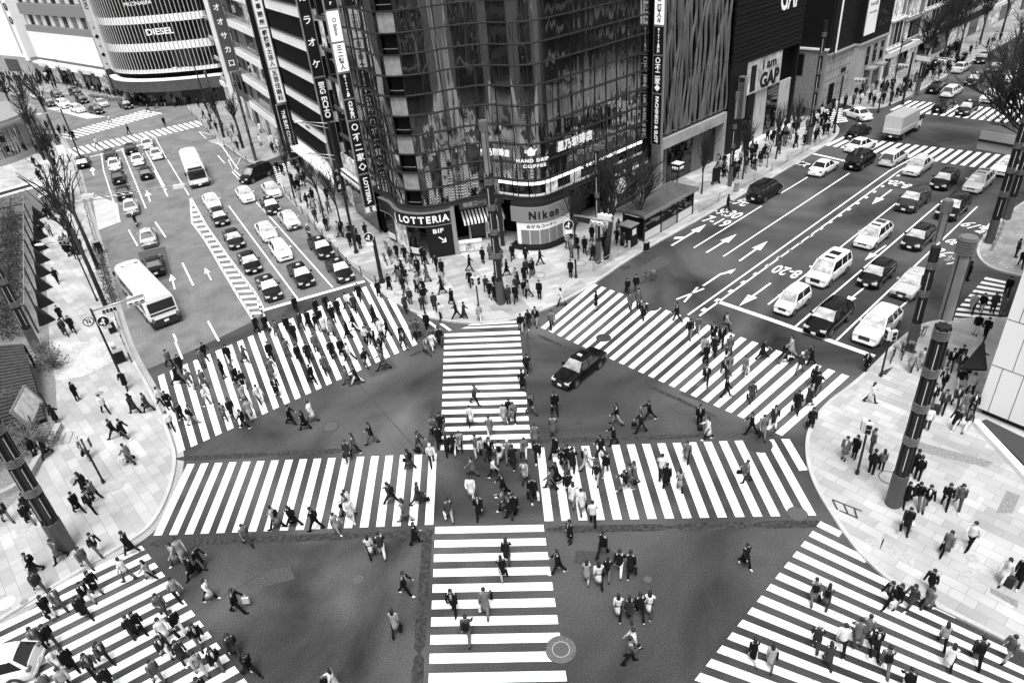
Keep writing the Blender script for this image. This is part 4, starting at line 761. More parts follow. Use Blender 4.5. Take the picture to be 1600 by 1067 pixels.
o_=len(mb.v); mb.v+=[tuple(x) for x in np.concatenate(CV).tolist()]; mb.f+=[[o_+i for i in f] for f in CF]; mb.m+=CM
tag(mb.obj('crowd',[cloth['k'][0],cloth['g'][0],cloth['w'][0],cloth['d'][0],cloth['l'][0],skin],None,True),'crowd of smaller distant walkers beyond the junction','crowd',kind='stuff')
# ================= BUILDINGS =================
def LW(d,o=0): a=radians(117.3); return Vector((-11.05+d*cos(a)-o*sin(a),67.26+d*sin(a)+o*cos(a),0))
def RWp(d,o=0): a=radians(41.2); return Vector((6.41+d*cos(a)+o*sin(a),65.34+d*sin(a)-o*cos(a),0))
def lroot(d,name,label,cat='building'): p=LW(d); return empty(name,label,cat,place(p.x,p.y,0,radians(117.3)))
def rroot(d,name,label,cat='building'): p=RWp(d); return empty(name,label,cat,place(p.x,p.y,0,radians(221.2)))
bglass=mat('facade_glass',.006,.05,spec=.5,ior=1.5); blind=mat('window_blind',.16,.7,ns=1.5,na=.3); bdark=mat('dark_cladding',.005,.6,spec=.25,ns=3,na=.2); bgrey=mat('grey_cladding',.06,.6,ns=1,na=.2); interior=mat('interior_dark',.005,.9,spec=.1); lit=mat('lit_panel',.8,.5,emit=.9); litdim=mat('lit_interior',.35,.6,emit=.12,ns=1.6,na=1.1)
whitewall=mat('white_cladding',.82,.6,ns2=.3,na2=.08,ns=1,na=.03); stone=mat('stone_cladding',.3,.75,ns=5,na=.12,ns2=.4,na2=.2); gold=mat('sign_grey',.2,.5)
def mirror():
    M=bpy.data.materials.new('mirror_glass'); M.use_nodes=True; n=M.node_tree.nodes; L=M.node_tree.links; b=n['Principled BSDF']
    b.inputs['Base Color'].default_value=(.01,.01,.01,1); b.inputs['Roughness'].default_value=.03; b.inputs['IOR'].default_value=2.6; b.inputs['Specular IOR Level'].default_value=.7
    tc=n.new('ShaderNodeTexCoord'); mp=n.new('ShaderNodeMapping'); mp.inputs['Scale'].default_value=(1,1,.1); nz=n.new('ShaderNodeTexNoise'); nz.inputs['Scale'].default_value=1.6; nz.inputs['Detail'].default_value=.5; nz.inputs['Distortion'].default_value=.3
    bu=n.new('ShaderNodeBump'); bu.inputs['Strength'].default_value=.28; bu.inputs['Distance'].default_value=.12
    L.new(tc.outputs['Object'],mp.inputs[0]);L.new(mp.outputs[0],nz.inputs[0]);L.new(nz.outputs[0],bu.inputs['Height']);L.new(bu.outputs[0],b.inputs['Normal']); return M
mglass=mirror()
def bx(name,q,mt,par): mb=MB(); mb.box(*q); return mb.obj(name,mt,par)
def vsign(root_or,label,x,y0,y1,segs,side,thick=.35,group='vertical shop signs'):
    """projecting sign; segs (z0,z1,material,text,text material,size,rot); side -1 faces -X, +1 faces +X"""
    t=empty('vertical_sign',label,'sign',root_or.matrix_world@Matrix.Translation((x,0,0)),group)
    zs=[s[0] for s in segs]+[s[1] for s in segs]
    bx('frame',(-thick/2+.02,thick/2-.02,y0-.08,y1+.08,min(zs)-.1,max(zs)+.1),steel,t)
    bx('bracket',(-.05,.05,-.1,y0,max(zs)-1,max(zs)-.85),dark,t); bx('bracket',(-.05,.05,-.1,y0,min(zs)+.5,min(zs)+.65),dark,t)
    B=Matrix(((0,0,side,0),(side,0,0,0),(0,1,0,0),(0,0,0,1)))
    for z0,z1,m,tx,tm,sz,rot in segs:
        p=bx('panel',(-thick/2,thick/2,y0,y1,z0+.04,z1-.04),m,t)
        if tx:
            if rot:
                me=textmesh(tx,sz,.01,1.0,.02); me.transform(Matrix.Translation((side*thick/2+side*.02,(y0+y1)/2,(z0+z1)/2))@B@Matrix.Rotation(-pi/2,4,'Z'))
                me.materials.clear(); me.materials.append(tm); o=bpy.data.objects.new('lettering',me);C.objects.link(o);o.parent=p
            else:
                n=len(tx); st=(z1-z0-.3)/n; mb=MB(); vs=[];fs=[]
                for i,ch in enumerate(tx):
                    if ch==' ': continue
                    me=textmesh(ch,min(sz,st*1.05),.01,1,.015); me.transform(Matrix.Translation((side*thick/2+side*.02,(y0+y1)/2,z1-.15-st*(i+.5)))@B); o=len(vs); vs+=[tuple(v.co) for v in me.vertices]; fs+=[[o+k for k in q_.vertices] for q_ in me.polygons]
                me=bpy.data.meshes.new('lettering'); me.from_pydata(vs,[],fs); me.materials.append(tm); o=bpy.data.objects.new('lettering',me);C.objects.link(o);o.parent=p
    return t
# ---- curved glass corner building ----
ctrl=[(-13.1,71.3),(-12.0,69.6),(-10.75,67.9),(-9.6,65.3),(-7.6,64.05),(-5.2,64.25),(-2.6,65.3),(-.2,65.45),(2.2,64.0),(4.2,63.75),(6.41,65.34),(10.2,68.6),(13.9,71.9),(16.1,73.8)]
def catmull(P_,n=10):
    P_=[Vector(p) for p in P_]; P_=[P_[0]*2-P_[1]]+P_+[P_[-1]*2-P_[-2]]; out=[]
    for i in range(1,len(P_)-2):
        for k in range(n):
            t=k/n; a,b,c,d=P_[i-1:i+3]; out.append(.5*((2*b)+(c-a)*t+(2*a-5*b+4*c-d)*t*t+(3*b-a-3*c+d)*t**3))
    return out+[P_[-2]]
cur=catmull(ctrl)
S_=[0]
for a,b in zip(cur,cur[1:]): S_.append(S_[-1]+(b-a).length)
TOT=S_[-1]
def cat_(s):
    s=max(0,min(TOT-1e-4,s))
    for i in range(len(S_)-1):
        if S_[i+1]>=s:
            t=(s-S_[i])/(S_[i+1]-S_[i]); p=cur[i].lerp(cur[i+1],t); d=(cur[i+1]-cur[i]).normalized(); return p,d,Vector((d.y,-d.x))
def sof(x,y):
    return min(((cur[i]-Vector((x,y))).length,S_[i]) for i in range(len(cur)))[1]
G=empty('glass_building','dark curved glass corner building between the two streets','building')
NB=23; bw_=TOT/NB; ZR=[5.35+1.71*k for k in range(14)]
def curved(s0,s1,z0,z1,o0,o1=None,n=6):
    """shell following the curve; o outward offset"""
    o1=o0-.06 if o1 is None else o1; mb=MB(); R0=[]
    pts=[cat_(s0+(s1-s0)*k/n) for k in range(n+1)]
    v=[];
    for o,z in ((o0,z0),(o0,z1),(o1,z1),(o1,z0)): v.append([(p.x+q.x*o,p.y+q.y*o,z) for p,d,q in pts])
    mb.loft([[v[j][k] for j in range(4)] for k in range(n+1)]); return mb
sL,sR_=sof(-4.3,64.6),sof(.92,65.4)
openb=[b for b in range(NB) if sof(-9.3,65)<(b+.5)*bw_<sof(-6.6,64.1)][:1]
rest=MB()
for j,z in enumerate(ZR[:-1]):
    for b in range(NB):
        s0,s1=b*bw_+.03,(b+1)*bw_-.03
        if j==0 and b*bw_>sR_-1: continue
        if b in openb and j%2==0:
            bx_=curved(s0+.1,s1-.1,z+.05,ZR[j+1]-.05,-.35,-.5).obj('open_window',interior,G); curved(s0+.1,s1-.1,z+.45,z+.5,-.1,-.14).obj('rail',steel,bx_); continue
        if b in openb: curved(s0,s1,z+.05,ZR[j+1]-.05,.0).obj('screen_window',mat('window_screen',.22,.7,ns=2,na=.2),G); continue
        # each pane leans a hair differently, as real curtain walls do
        mb=curved(s0,s1,z+.04,ZR[j+1]-.04,0)
        dx,dy=rnd.uniform(-.012,.012),rnd.uniform(-.012,.012); zc=z+.85
        mb.v=[(x+(zz-zc)*dx,y+(zz-zc)*dy,zz) for x,y,zz in mb.v]
        if j<5: mb.obj('window_panel',mglass,G,30)
        else: rest.add(mb.v,mb.f)
tag(rest.obj('window_panel',mglass,G,30),kind='stuff')
for j,z in enumerate(ZR):
    if j==0: curved(0,TOT,z-.06,z+.12,.14,-.2,80).obj('ledge',dark,G)
    else: curved(0,TOT,z-.045,z+.045,.2,-.1,80).obj('ledge',dark,G)
mb=MB()
for b in range(NB+1):
    p,d,q=cat_(b*bw_); m2=curved(b*bw_-.03,b*bw_+.03,5.25,ZR[-1],.06,-.12,1); mb.add(m2.v,m2.f)
mb.obj('mullions',dark,G)
core=[cat_(TOT*k/40) for k in range(41)]
mb=MB(); mb.prism([(p.x-q.x*.75,p.y-q.y*.75) for p,d,q in core]+[(9,84),(-6,92)],5.2,34); mb.obj('core',interior,G)
mb=MB(); mb.prism([(p.x-q.x*3.4,p.y-q.y*3.4) for p,d,q in core]+[(9,84),(-6,92)],.1,5.25); mb.obj('ground_floor_wall',interior,G)
curved(0,TOT,4.95,5.3,-.05,-3.5,60).obj('soffit',bgrey,G)
# lit cafe storey
for s0,s1 in ((sR_-.8,TOT-.6),):
    n=12
    for k in range(n):
        a,b=s0+(s1-s0)*k/n+.06,s0+(s1-s0)*(k+1)/n-.06
        w_=curved(a,b,5.5,6.98,0,-.04,4).obj('cafe_window',bglass if k not in(3,5) else litdim,G); curved(a,b,6.6,6.9,.012,-.02,4).obj('light_trough',lit,w_); curved(a,b,5.5,5.72,.012,-.02,4).obj('window_sill',pale,w_)
# burger shop
s0,s1=sof(-11.3,70.2),sof(-4.76,64.4)
curved(s0,s1,3.55,4.75,.35,-.3,30).obj('fascia_sign',black,G); curved(s0,s1,4.78,4.86,.38,-.3,30).obj('trim_strip',steel,G);curved(s0,s1,3.45,3.52,.38,-.3,30).obj('trim_strip',steel,G)
def curvetext(s,sc,z,size,o,mt,par,step,bold=.02,name='lettering',body=None):
    vs=[];fs=[]; gl=[]
    for ch in body:
        me=textmesh(ch,size,.015,1,bold) if ch!=' ' else None
        w=(max(v.co.x for v in me.vertices)-min(v.co.x for v in me.vertices)) if me else size*.3; gl.append((ch,me,w))
    gap=size*.1; tot=sum(g[2] for g in gl)+gap*(len(gl)-1); n_=len(body)
    k0=(step*n_)/max(tot,.01) if n_>1 else 1; k0=max(.75,min(1.35,k0)); x=sc-size*.2
    for ch,me,w in gl:
        xc=x+w*k0/2; x+=(w+gap)*k0
        if not me: continue
        me.transform(Matrix.Diagonal((k0,1,1,1))); p,d,q=cat_(xc); M_=Matrix(((d.x,0,q.x,p.x+q.x*o),(d.y,0,q.y,p.y+q.y*o),(0,1,0,z),(0,0,0,1)))
        me.transform(M_); k=len(vs); vs+=[tuple(v.co) for v in me.vertices]; fs+=[[k+i for i in f.vertices] for f in me.polygons]
    me=bpy.data.meshes.new(name); me.from_pydata(vs,[],fs); me.materials.append(mt); ob=bpy.data.objects.new(name,me);C.objects.link(ob);ob.parent=par; return ob
lw=mat('sign_white',.75,.5,emit=.12)
sm_=sof(-9.4,65.1)
curvetext(0,sm_+.05,4.12,.95,.38,lw,G,.62,.03,body='LOTTERIA')
curvetext(0,sm_-.75,4.12,1.05,.38,lw,G,.6,.02,body='(')
for k,(a,b) in enumerate(((s0+.3,s0+1.9),(s0+2.1,s0+3.7),(s0+3.9,s0+5.4),(s0+5.6,s0+7.0))):
    f=curved(a,b,.35,3.3,.05,-.02,6).obj('shop_window',[bglass,litdim,litdim,bglass][k],G); curved(a+.1,b-.1,.5,1.1,.09,.03,6).obj('poster',pale,f)
curved(s1-2.6,s1-.2,.2,3.4,.3,-.1,6).obj('shop_board',black,G); curvetext(0,s1-1.9,2.9,.6,.33,lw,G,.42,.01,body='B1F')
mb=MB()
p,d,q=cat_(s1-1.2); 
for (u0,v0,u1,v1,w) in ((-.35,2.3,.3,1.7,.12),(.3,1.7,-.12,1.72,.12),(.3,1.7,.25,2.12,.12)):
    a=Vector((u0,v0));b=Vector((u1,v1));n_=Vector((-(b-a).y,(b-a).x)).normalized()*w/2
    mb.add([(p.x+d.x*c.x+q.x*.33,p.y+d.y*c.x+q.y*.33,c.y) for c in (a-n_,b-n_,b+n_,a+n_)],[(0,1,2,3)])
mb.obj('arrow',lw,G)
# entrance recess
pa,pb=Vector((-4.2,65.1)),Vector((.6,66.1)); 
bx('entrance_pillar',(-4.75,-4.35,64.0,64.6,.13,5.0),steel,G); bx('entrance_pillar',(-.2,.2,65.0,65.6,.13,5),dark,G)
dR=atan2(1.0,4.8)
E_=Matrix.Translation((-1.9,67.6,0))@Matrix.Rotation(dR+pi,4,'Z')
def bxm(name,q_,mt,par,M_):
    mb=MB().box(*q_); mb.v=[tuple(M_@Vector(v)) for v in mb.v]; return mb.obj(name,mt,par)
bxm('shop_fascia',(-2.4,2.2,0,.3,3.6,4.5),gold,G,E_)
text('lettering','銀座コージーグ',.6,E_@Matrix.Translation((0,.33,4.05))@WB,lw,G,3.6)
mb=MB()
for k in range(24):
    mb.mi(k%2); x0=-2.2+k*.18; v=[(x0,.32,3.5),(x0+.18,.32,3.5),(x0+.18,1.7,2.75),(x0,1.7,2.75),(x0,1.7,2.45),(x0+.18,1.7,2.45)]
    mb.add([tuple(E_@Vector(a)) for a in v],[(0,1,2,3),(3,2,5,4)])
mb.obj('striped_awning',[black,whitewall],G)
bxm('shop_door',(-.2,1.3,.02,.1,.15,2.6),bglass,G,E_); bxm('door_jamb',(-.4,-.22,.02,.4,.15,2.7),pale,G,E_); bxm('door_jamb',(1.32,1.5,.02,.4,.15,2.7),pale,G,E_); bxm('shop_window',(-2.2,-.5,.02,.1,.5,2.5),litdim,G,E_)
t=empty('display_counter','white information counter beside the burger shop entrance','counter',place(-3.3,64.6,.13,.06))
for k in range(3): bx('poster_panel',(-1.1+k*.78,-.38+k*.78,-.22,.22,.1,1.0),[pale,litdim,pale][k],t)
bx('counter_top',(-1.15,1.25,-.3,.3,1.0,1.12),white,t)
t=empty('round_sign','round white lamp sign above black board at the entrance','sign',place(-2.4,65.7,0,pi+.05)); mb=MB().box(-.75,.75,-.1,.1,5.4,7.6); mb.obj('board',black,t)
mb=MB(); mb.loft([[(.35*cos(2*pi*k/20),y,7.05+.35*sin(2*pi*k/20)) for k in range(20)] for y in (.1,.14)]); mb.obj('disc',lw,t); wtext('lettering','珈琲',.5,0,6.35,.13,lw,t); wtext('lettering','レストラン',.28,0,5.8,.13,lw,t)
# camera shop at the right-hand bulge
s0,s1=sof(1.3,64.6),sof(6.6,65.5)
curved(s0,s1,3.05,4.55,.4,-.4,24).obj('fascia_sign',gold,G); curved(s0,s1,4.55,4.95,.3,-.4,24).obj('fascia_top',dark,G)
me=curvetext(0,sof(3.0,63.75)+.0,3.72,1.05,.44,black,G,.56,.035,body='Nikon')
f=curved(s0+.5,s1-.1,.7,2.95,.3,-.2,24).obj('shop_frame',whitewall,G)
for k in range(5): a=s0+.9+k*.86; curved(a,a+.8,.75,2.2,.33,-.1,4).obj('shutter_panel',mat('shutter_grey',.17,.6,ns=2,na=.1),f)
curvetext(0,sof(2.6,63.8),2.55,.4,.33,black,f,.4,.0,body='めがねコーナー')
curved(s0-.2,s1,.35,.62,.6,-.4,24).obj('plinth',black,G); curved(s0-.2,s1,.05,.3,.1,-.4,24).obj('plinth',black,G)
# coffee lettering
curvetext(0,sof(6.2,65.1)-.2,9.55,1.0,.1,lw,G,.98,.03,body='星乃珈琲店')
curvetext(0,sof(-.2,65.4)-1.0,9.55,.7,.1,lw,G,.62,.03,body='星乃珈琲店')
curvetext(0,sof(2.2,64)-.15,8.95,.42,.1,lw,G,.34,.02,body='HAND DRIP'); curvetext(0,sof(2.2,64)+.45,8.45,.42,.1,lw,G,.36,.02,body='COFFEE')
p,d,q=cat_(sof(2.2,64)+1.2); M_=Matrix(((d.x,0,q.x,p.x+q.x*.1),(d.y,0,q.y,p.y+q.y*.1),(0,1,0,9.75),(0,0,0,1)))
pts=[(-.3,-.3),(.3,-.3),(.38,.05),(.62,.3),(.52,.36),(.3,.2),(.15,.35),(.05,.48),(-.05,.48),(-.15,.35),(-.32,.2),(-.55,.25),(-.6,.0),(-.35,-.1),(-.36,.0),(-.5,.05),(-.48,.15),(-.34,.1)]
mb=MB(); mb.add([tuple(M_@Vector((a,b,.0))) for a,b in pts],[tuple(range(len(pts)))]); mb.obj('pot_emblem',lw,G)
# vertical signs on both ends
FJ=rroot(14.2,'sign_anchor','x'); 
segs=lambda z:[(z,z+5.2,black,'PACHINKO & SLOT',lw,.55,True),(z+5.3,z+8.9,black,'○不二家◆',lw,.8,False),(z+9,z+11.6,black,'Dining居酒屋',lw,.42,False),(z+11.7,z+14.6,mat('sign_lit_white',.75,.5,emit=.25),'三二響人々',black,.55,False),(z+14.7,z+18,mat('sign_lit_white',.75),'Relax Clinic',grey,.4,True)]
v1=vsign(FJ,'tall black and white vertical sign at right end of the glass building',.5,.25,1.35,segs(6.2),1)
FL=lroot(0,'sign_anchor','x')
v2=vsign(FL,'tall black and white vertical sign at left end of the glass building',3.1,.35,1.45,[(3.3,3.9,white,'B1F',black,.35,True),(3.95,7.3,black,'LOTTERIA',lw,.6,True),(7.4,12.6,black,'○不二家◇',lw,.8,False),(12.7,14.6,black,'CLINIC',lw,.5,True),(14.7,17.0,black,'Dining居',lw,.5,False),(17.1,19.6,mat('sign_lit_white',.75),'三二響人',black,.5,False),(19.7,22.3,mat('sign_lit_white',.75),'○ Salon',grey,.45,True),(22.4,25,black,'Bar',lw,.5,False)],-1)
bpy.data.objects.remove(FJ); bpy.data.objects.remove(FL)
# awnings + shop fronts along the right wall, ground floor
A=rroot(13.6,'shop_row','ground floor shops with dark canopies right of the camera shop')
bx('wall',(.3,7,-.6,-.3,0,5.1),interior,A)
for k in range(4): bx('shop_window',(.5+k*1.6,1.9+k*1.6,-.3,-.2,.4,3.0),[litdim,bglass,bglass,litdim][k],A)
a_=MB().add([(4.1,0,3.9),(7.2,0,3.9),(7.2,1.8,3.1),(4.1,1.8,3.1)],[(0,1,2,3)]).add([(.4,0,3.9),(3.3,0,3.9),(3.3,1.6,3.0),(.4,1.6,3.0)],[(0,1,2,3)])
bx('fascia',(.4,3.4,-.1,.1,3.95,4.8),bgrey,A); wtext('lettering','ROYAL SALON',.42,1.9,4.35,.13,lw,A,2.7)
bx('fascia',(3.6,7.2,-.1,.1,3.95,4.9),black,A); wtext('lettering','大 戸 屋',.5,5.2,4.4,.13,lw,A); MB().loft([[(6.6+.3*cos(2*pi*k/16),y,4.4+.3*sin(2*pi*k/16)) for k in range(16)] for y in (.1,.15)]).obj('disc',lw,A)
MB().add([(4.1,.1,3.9),(7.2,.1,3.9),(7.2,1.8,3.1),(4.1,1.8,3.1)],[(0,1,2,3)]).obj('canopy',mat('canopy_pale',.3,.6,ns=2,na=.4),A); MB().add([(.4,.1,3.9),(3.3,.1,3.9),(3.3,1.6,3.0),(.4,1.6,3.0)],[(0,1,2,3)]).obj('canopy',bgrey,A)
# ---- narrow glass building + karaoke sign, left street ----
N=lroot(4.2,'narrow_building','narrow dark glass building between the white banded block and the curved glass corner')
bx('wall',(0,8.3,-9,-.5,0,34),interior,N)
for k in range(9):
    z=6.4+k*2.95
    bx('spandrel',(.05,8.2,-.4,-.1,z-.35,z),bgrey,N)
    for j in range(5): w_=bx('window',(.15+j*1.6,1.65+j*1.6,-.35,-.25,z+.03,z+2.55),[bglass,bglass,litdim,bglass,bglass][(j+k*2)%5] if (j+k)%3 else bglass,N)
bx('canopy',(.2,8.4,0,1.0,5.1,5.4),whitewall,N); bx('fascia_sign',(.1,8.4,-.1,.25,3.6,5.0),bdark,N); wtext('lettering','カラオケ',1.0,5.6,4.3,.28,lw,N); wtext('lettering','BIG ECHO',.7,1.9,4.3,.28,lw,N,2.6)
bx('billboard',(3.5,8.0,.1,.3,5.5,7.3),litdim,N); bx('shop_window',(.3,8.1,-.2,-.1,.3,3.3),bglass,N)
mb=MB()
for k in range(12): mb.ell((.6+k*.65,.9,5.6),(.14,.14,.14),6,4)
mb.obj('spotlights',dark,N)
vsign(N,'tall black karaoke sign with white lettering beside the white banded block',8.75,.1,1.25,[(10.6,15.2,black,'BIG ECHO',lw,.82,True),(5.4,10.5,black,'',None,0,0),(15.3,24,black,'カラオケ',lw,.9,False)],-1)
vsign(N,'short white and black sign under the karaoke sign',9.1,.35,1.35,[(5.9,8.2,whitewall,'たんさ',black,.5,False),(2.6,5.8,black,'喫茶店',lw,.6,False)],-1)
# ---- white banded block ----
B=lroot(13.4,'banded_building','office block with white bands and dark vertical windows beside the karaoke sign')
bx('wall',(0,19.6,-14,-.7,0,36),interior,B)
bx('roof_edge',(0,19.6,-14,0,36,36.4),bgrey,B)
winm=[bglass,bglass,blind,bglass,mat('window_dim',.08,.4,ns=1,na=.4)]
for k in range(7):
    z=4.6+3.4*k
    b_=bx('white_band',(0,19.6,-.6,.12,z-1.12,z),whitewall,B); bx('coping',(-.02,19.62,-.6,.2,z,z+.1),bgrey,b_)
    mb=MB()
    for j in range(36): mb.box(.1+j*.545,.22+j*.545,-.55,.02,z+.1,z+2.28)
    mb.obj('fins',bdark,B)
    for j in range(13 if k<6 else 13): bx('window',(.1+j*1.5,1.5+j*1.5,-.62,-.5,z+.12,z+2.26),rnd.choice(winm),B)
for u in (2.0,11): bx('band_lettering',(u,u+1.9,.13,.16,7.35,7.6),dark,B)
bx('canopy',(0,19.6,-.1,1.3,3.35,3.6),whitewall,B); 
for j in range(8): bx('shop_window',(.3+j*2.4,2.5+j*2.4,-.6,-.5,.3,3.2),[litdim,bglass,bglass][j%3],B)
vsign(B,'tall white vertical sign with black characters left of the white banded block',20.3,.3,1.4,[(9.2,13.4,whitewall,'五百住眼科',black,.7,False),(13.5,18.2,whitewall,'都税理士法人',black,.65,False),(18.3,24,whitewall,'成士會事務所',black,.65,False)],-1)
vsign(B,'black vertical suit shop sign with white lettering at the side street corner',20.9,.3,1.5,[(1.7,8.8,black,'THE SUIT COMPANY',lw,.62,True)],-1)
T=lroot(34.6,'stair_tower','dark narrow stair tower with open landings at the side street corner')
bx('wall',(0,4.4,-11,-1.6,0,33),bdark,T)
for k in range(9): bx('landing',(.1,4.4,-1.6,0,3.2+k*3.4,3.5+k*3.4),bgrey,T); bx('landing_wall',(.3,3.9,-1.4,-1.25,4.0+k*3.4,5.5+k*3.4),mat('dull_grey',.16,.7),T)
bx('corner_post',(4.1,4.5,-.3,.1,0,33),steel,T); bx('corner_post',(0,.3,-.3,.1,0,33),dark,T)
# ---- balcony block beyond the side street ----
Bb=lroot(44,'balcony_building','glass fronted block with three white slanting bands beyond the side street')
bx('wall',(0,17.5,-14,-.8,0,34),interior,Bb)
for k,z in enumerate((4.7,8.9,12.9,17.1,21.3)):
    bx('white_band',(0,17.5,-.7,.35,z-1.0,z),whitewall,Bb); 
    mb=MB(); 
    for j in range(30): mb.box(.2+j*.58,.26+j*.58,.25,.3,z,z+.95)
    mb.box(0,17.5,.22,.33,z+.95,z+1.05); mb.obj('balcony_rail',steel,Bb)
    for j in range(9): bx('window',(.2+j*1.93,2.0+j*1.93,-.75,-.65,z+.05,z+3.1),rnd.choice([bglass,bglass,litdim,blind]),Bb)
bx('end_wall',(-.5,0,-14,.2,0,34),bdark,Bb); 
for k in range(8): bx('end_window',(-.56,-.5,-5.5,-2.5,5+3.4*k,7+3.4*k),bglass,Bb)
for j in range(7): bx('shop_window',(.3+j*2.4,2.5+j*2.4,-.6,-.5,.3,3.4),[litdim,bglass,litdim][j%3],Bb)
# ---- dark tall block ----
Bd=lroot(62,'dark_building','tall dark plain block with outlined vertical sign beside the balcony block')
bx('wall',(0,17.5,-14,-.4,0,36),mat('dark_stone',.07,.6,ns=2,na=.25),Bd); bx('white_edge',(17.5,18.1,-.5,.3,0,36),whitewall,Bd)
for k in range(8):
    for j in range(3): bx('window',(3+j*4.5,5.4+j*4.5,-.42,-.3,5+3.8*k,7.4+3.8*k),bglass,Bd)
for j in range(6): bx('shop_window',(.5+j*2.8,2.9+j*2.8,-.42,-.3,.3,3.4),[bglass,litdim][j%2],Bd)
vsign(Bd,'grey vertical sign with outlined white characters on the dark block',.6,.3,2.1,[(9.4,24,mat('sign_dark_grey',.06,.5),'山下オオサカ口',lw,1.1,False)],-1)
# ---- far cylindrical glass store ----
D=empty('curved_store','pale curved glass store with white ribbed bands beyond the far left crossing','building')
dc=catmull([(-76.5,156.5),(-73.2,151.6),(-68.5,148.2),(-62.5,146.3),(-56,145.9),(-50,146.6)],8)
def dshell(z0,z1,o0,o1,name,mt,par):
    mb=MB(); R=[]
    for i,p in enumerate(dc):
        a=dc[max(i-1,0)];b=dc[min(i+1,len(dc)-1)];d=(b-a).normalized();q=Vector((d.y,-d.x)); R.append([(p.x+q.x*o,p.y+q.y*o,z) for o,z in ((o0,z0),(o0,z1),(o1,z1),(o1,z0))])
    mb.loft(R); return mb.obj(name,mt,par)
mb=MB(); mb.prism([(p.x-(.0),p.y+1.2) for p in dc]+[(-48,172),(-74,176)],0,30); mb.obj('core',interior,D)
ribw=mat('ribbed_white',.8,.5,ns2=.5,na2=.1)
for k,(z0,z1) in enumerate(((6.3,7.0),(10.3,11.7),(15.1,16.4),(19.6,21.0),(24,25.4))): dshell(z0,z1,.1,-.6,'white_band',ribw,D)
for k,(z0,z1) in enumerate(((7.0,10.3),(11.7,15.1),(16.4,19.6),(21,24))): dshell(z0,z1,0,-.5,'window_band',bglass,D)
mb=MB()
for i in range(0,len(dc)-1):
    for t in (0,):
        p=dc[i].lerp(dc[i+1],t); d=(dc[i+1]-dc[i]).normalized();q=Vector((d.y,-d.x)); c=p+q*.2; mb.prism([(c.x-.04,c.y-.12),(c.x+.04,c.y-.12),(c.x+.04,c.y+.12),(c.x-.04,c.y+.12)],6.4,25.4)
mb.obj('fins',mat('fin_grey',.5,.5),D)
dshell(.2,3.0,-.2,-.7,'shop_window',bglass,D); dshell(3.0,5.0,.9,-.5,'entrance_canopy',bgrey,D); dshell(5.0,5.3,1.0,-.5,'canopy_edge',whitewall,D)
text('lettering','DIESEL',1.5,Matrix(((1,0,0,-60.2),(0,0,-1,145.7),(0,1,0,13.6),(0,0,0,1))),lw,D,5.2,bold=.03); text('lettering','MLONASPA',.9,Matrix(((1,0,0,-62.5),(0,0,-1,145.6),(0,1,0,18.6),(0,0,0,1))),lw,D,5)
# vertical banner + department store
Hs=at(75,128);He=at(190,152); ha=atan2(Hs.y-He.y,Hs.x-He.x); HL=(Hs-He).length
H_=empty('department_store','department store with blank white wall and grey window strips on the far left','building',place(He.x,He.y,0,ha))
bx('wall',(0,HL,-20,-.6,0,34),mat('store_grey',.28,.7,ns=6,na=.3),H_)
bx('white_wall',(.6,HL,-.6,.1,5.9,11.7),whitewall,H_)
for z in (13.2,18.0,22.8): 
    for j in range(16): bx('window',(1+j*(HL-1.5)/16,1+(j+.78)*(HL-1.5)/16,-.62,-.5,z,z+2.2),[pale,blind,pale,bglass][(j*7+int(z))%4],H_)
    bx('grey_band',(0,HL,-.6,0,z+2.3,z+4.6),mat('speckled_grey',.2,.8,ns=8,na=.4),H_)
bx('grey_band',(0,HL,-.6,0,11.75,13.1),MATS['speckled_grey'],H_)
bx('canopy',(0,HL,-.5,1.6,4.7,5.2),pale,H_)
for j in range(9): 
    bx('shop_window',(1+j*4.6,4.6+j*4.6,-.5,-.3,.4,3.6),[bglass,litdim,bglass][j%3],H_)
for j in range(6): bx('fascia_panel',(1.5+j*6.5,5.5+j*6.5,1.62,1.7,4.3,5.1),[whitewall,pale][j%2],H_)
vsign(H_,'white vertical banner sign with black squares between the far left stores',-.8,.2,1.6,[(2,6,bgrey,'',None,0,0),(6,15,whitewall,'▪◆▪◆▪',black,.9,False),(15,24,whitewall,'HANKYU',black,1.0,True)],-1,group='far signs')
# far left white block with round numerals
p0=at(60,118);fa=ha
fa=hdg(62,122,-50,-6); F_=empty('white_building','plain white building with round numerals at the far left edge','building',place(p0.x-1.5,p0.y+1.2,0,fa))
bx('wall',(0,45,-20,-.5,4.2,34),whitewall,F_); bx('lower_wall',(0,45,-20,-.4,0,4.2),concrete,F_); bx('corner_strip',(.0,1.9,-.5,-.1,3.5,34),whitewall,F_)
for z,ch in ((16.4,'1'),(13.2,'2')):
    MB().loft([[(.95+.95*cos(2*pi*k/20),y,z+.95*sin(2*pi*k/20)) for k in range(20)] for y in (-.1,-.04)]).obj('disc',black,F_); wtext('numeral',ch,1.3,.95,z,-.02,lw,F_)
bx('wall_opening',(8,16,-.45,-.3,.3,3.4),bglass,F_); bx('frame_line',(2.4,2.6,-.5,-.3,5,34),grey,F_); bx('frame_line',(3.4,3.5,-.5,-.3,5,34),grey,F_)
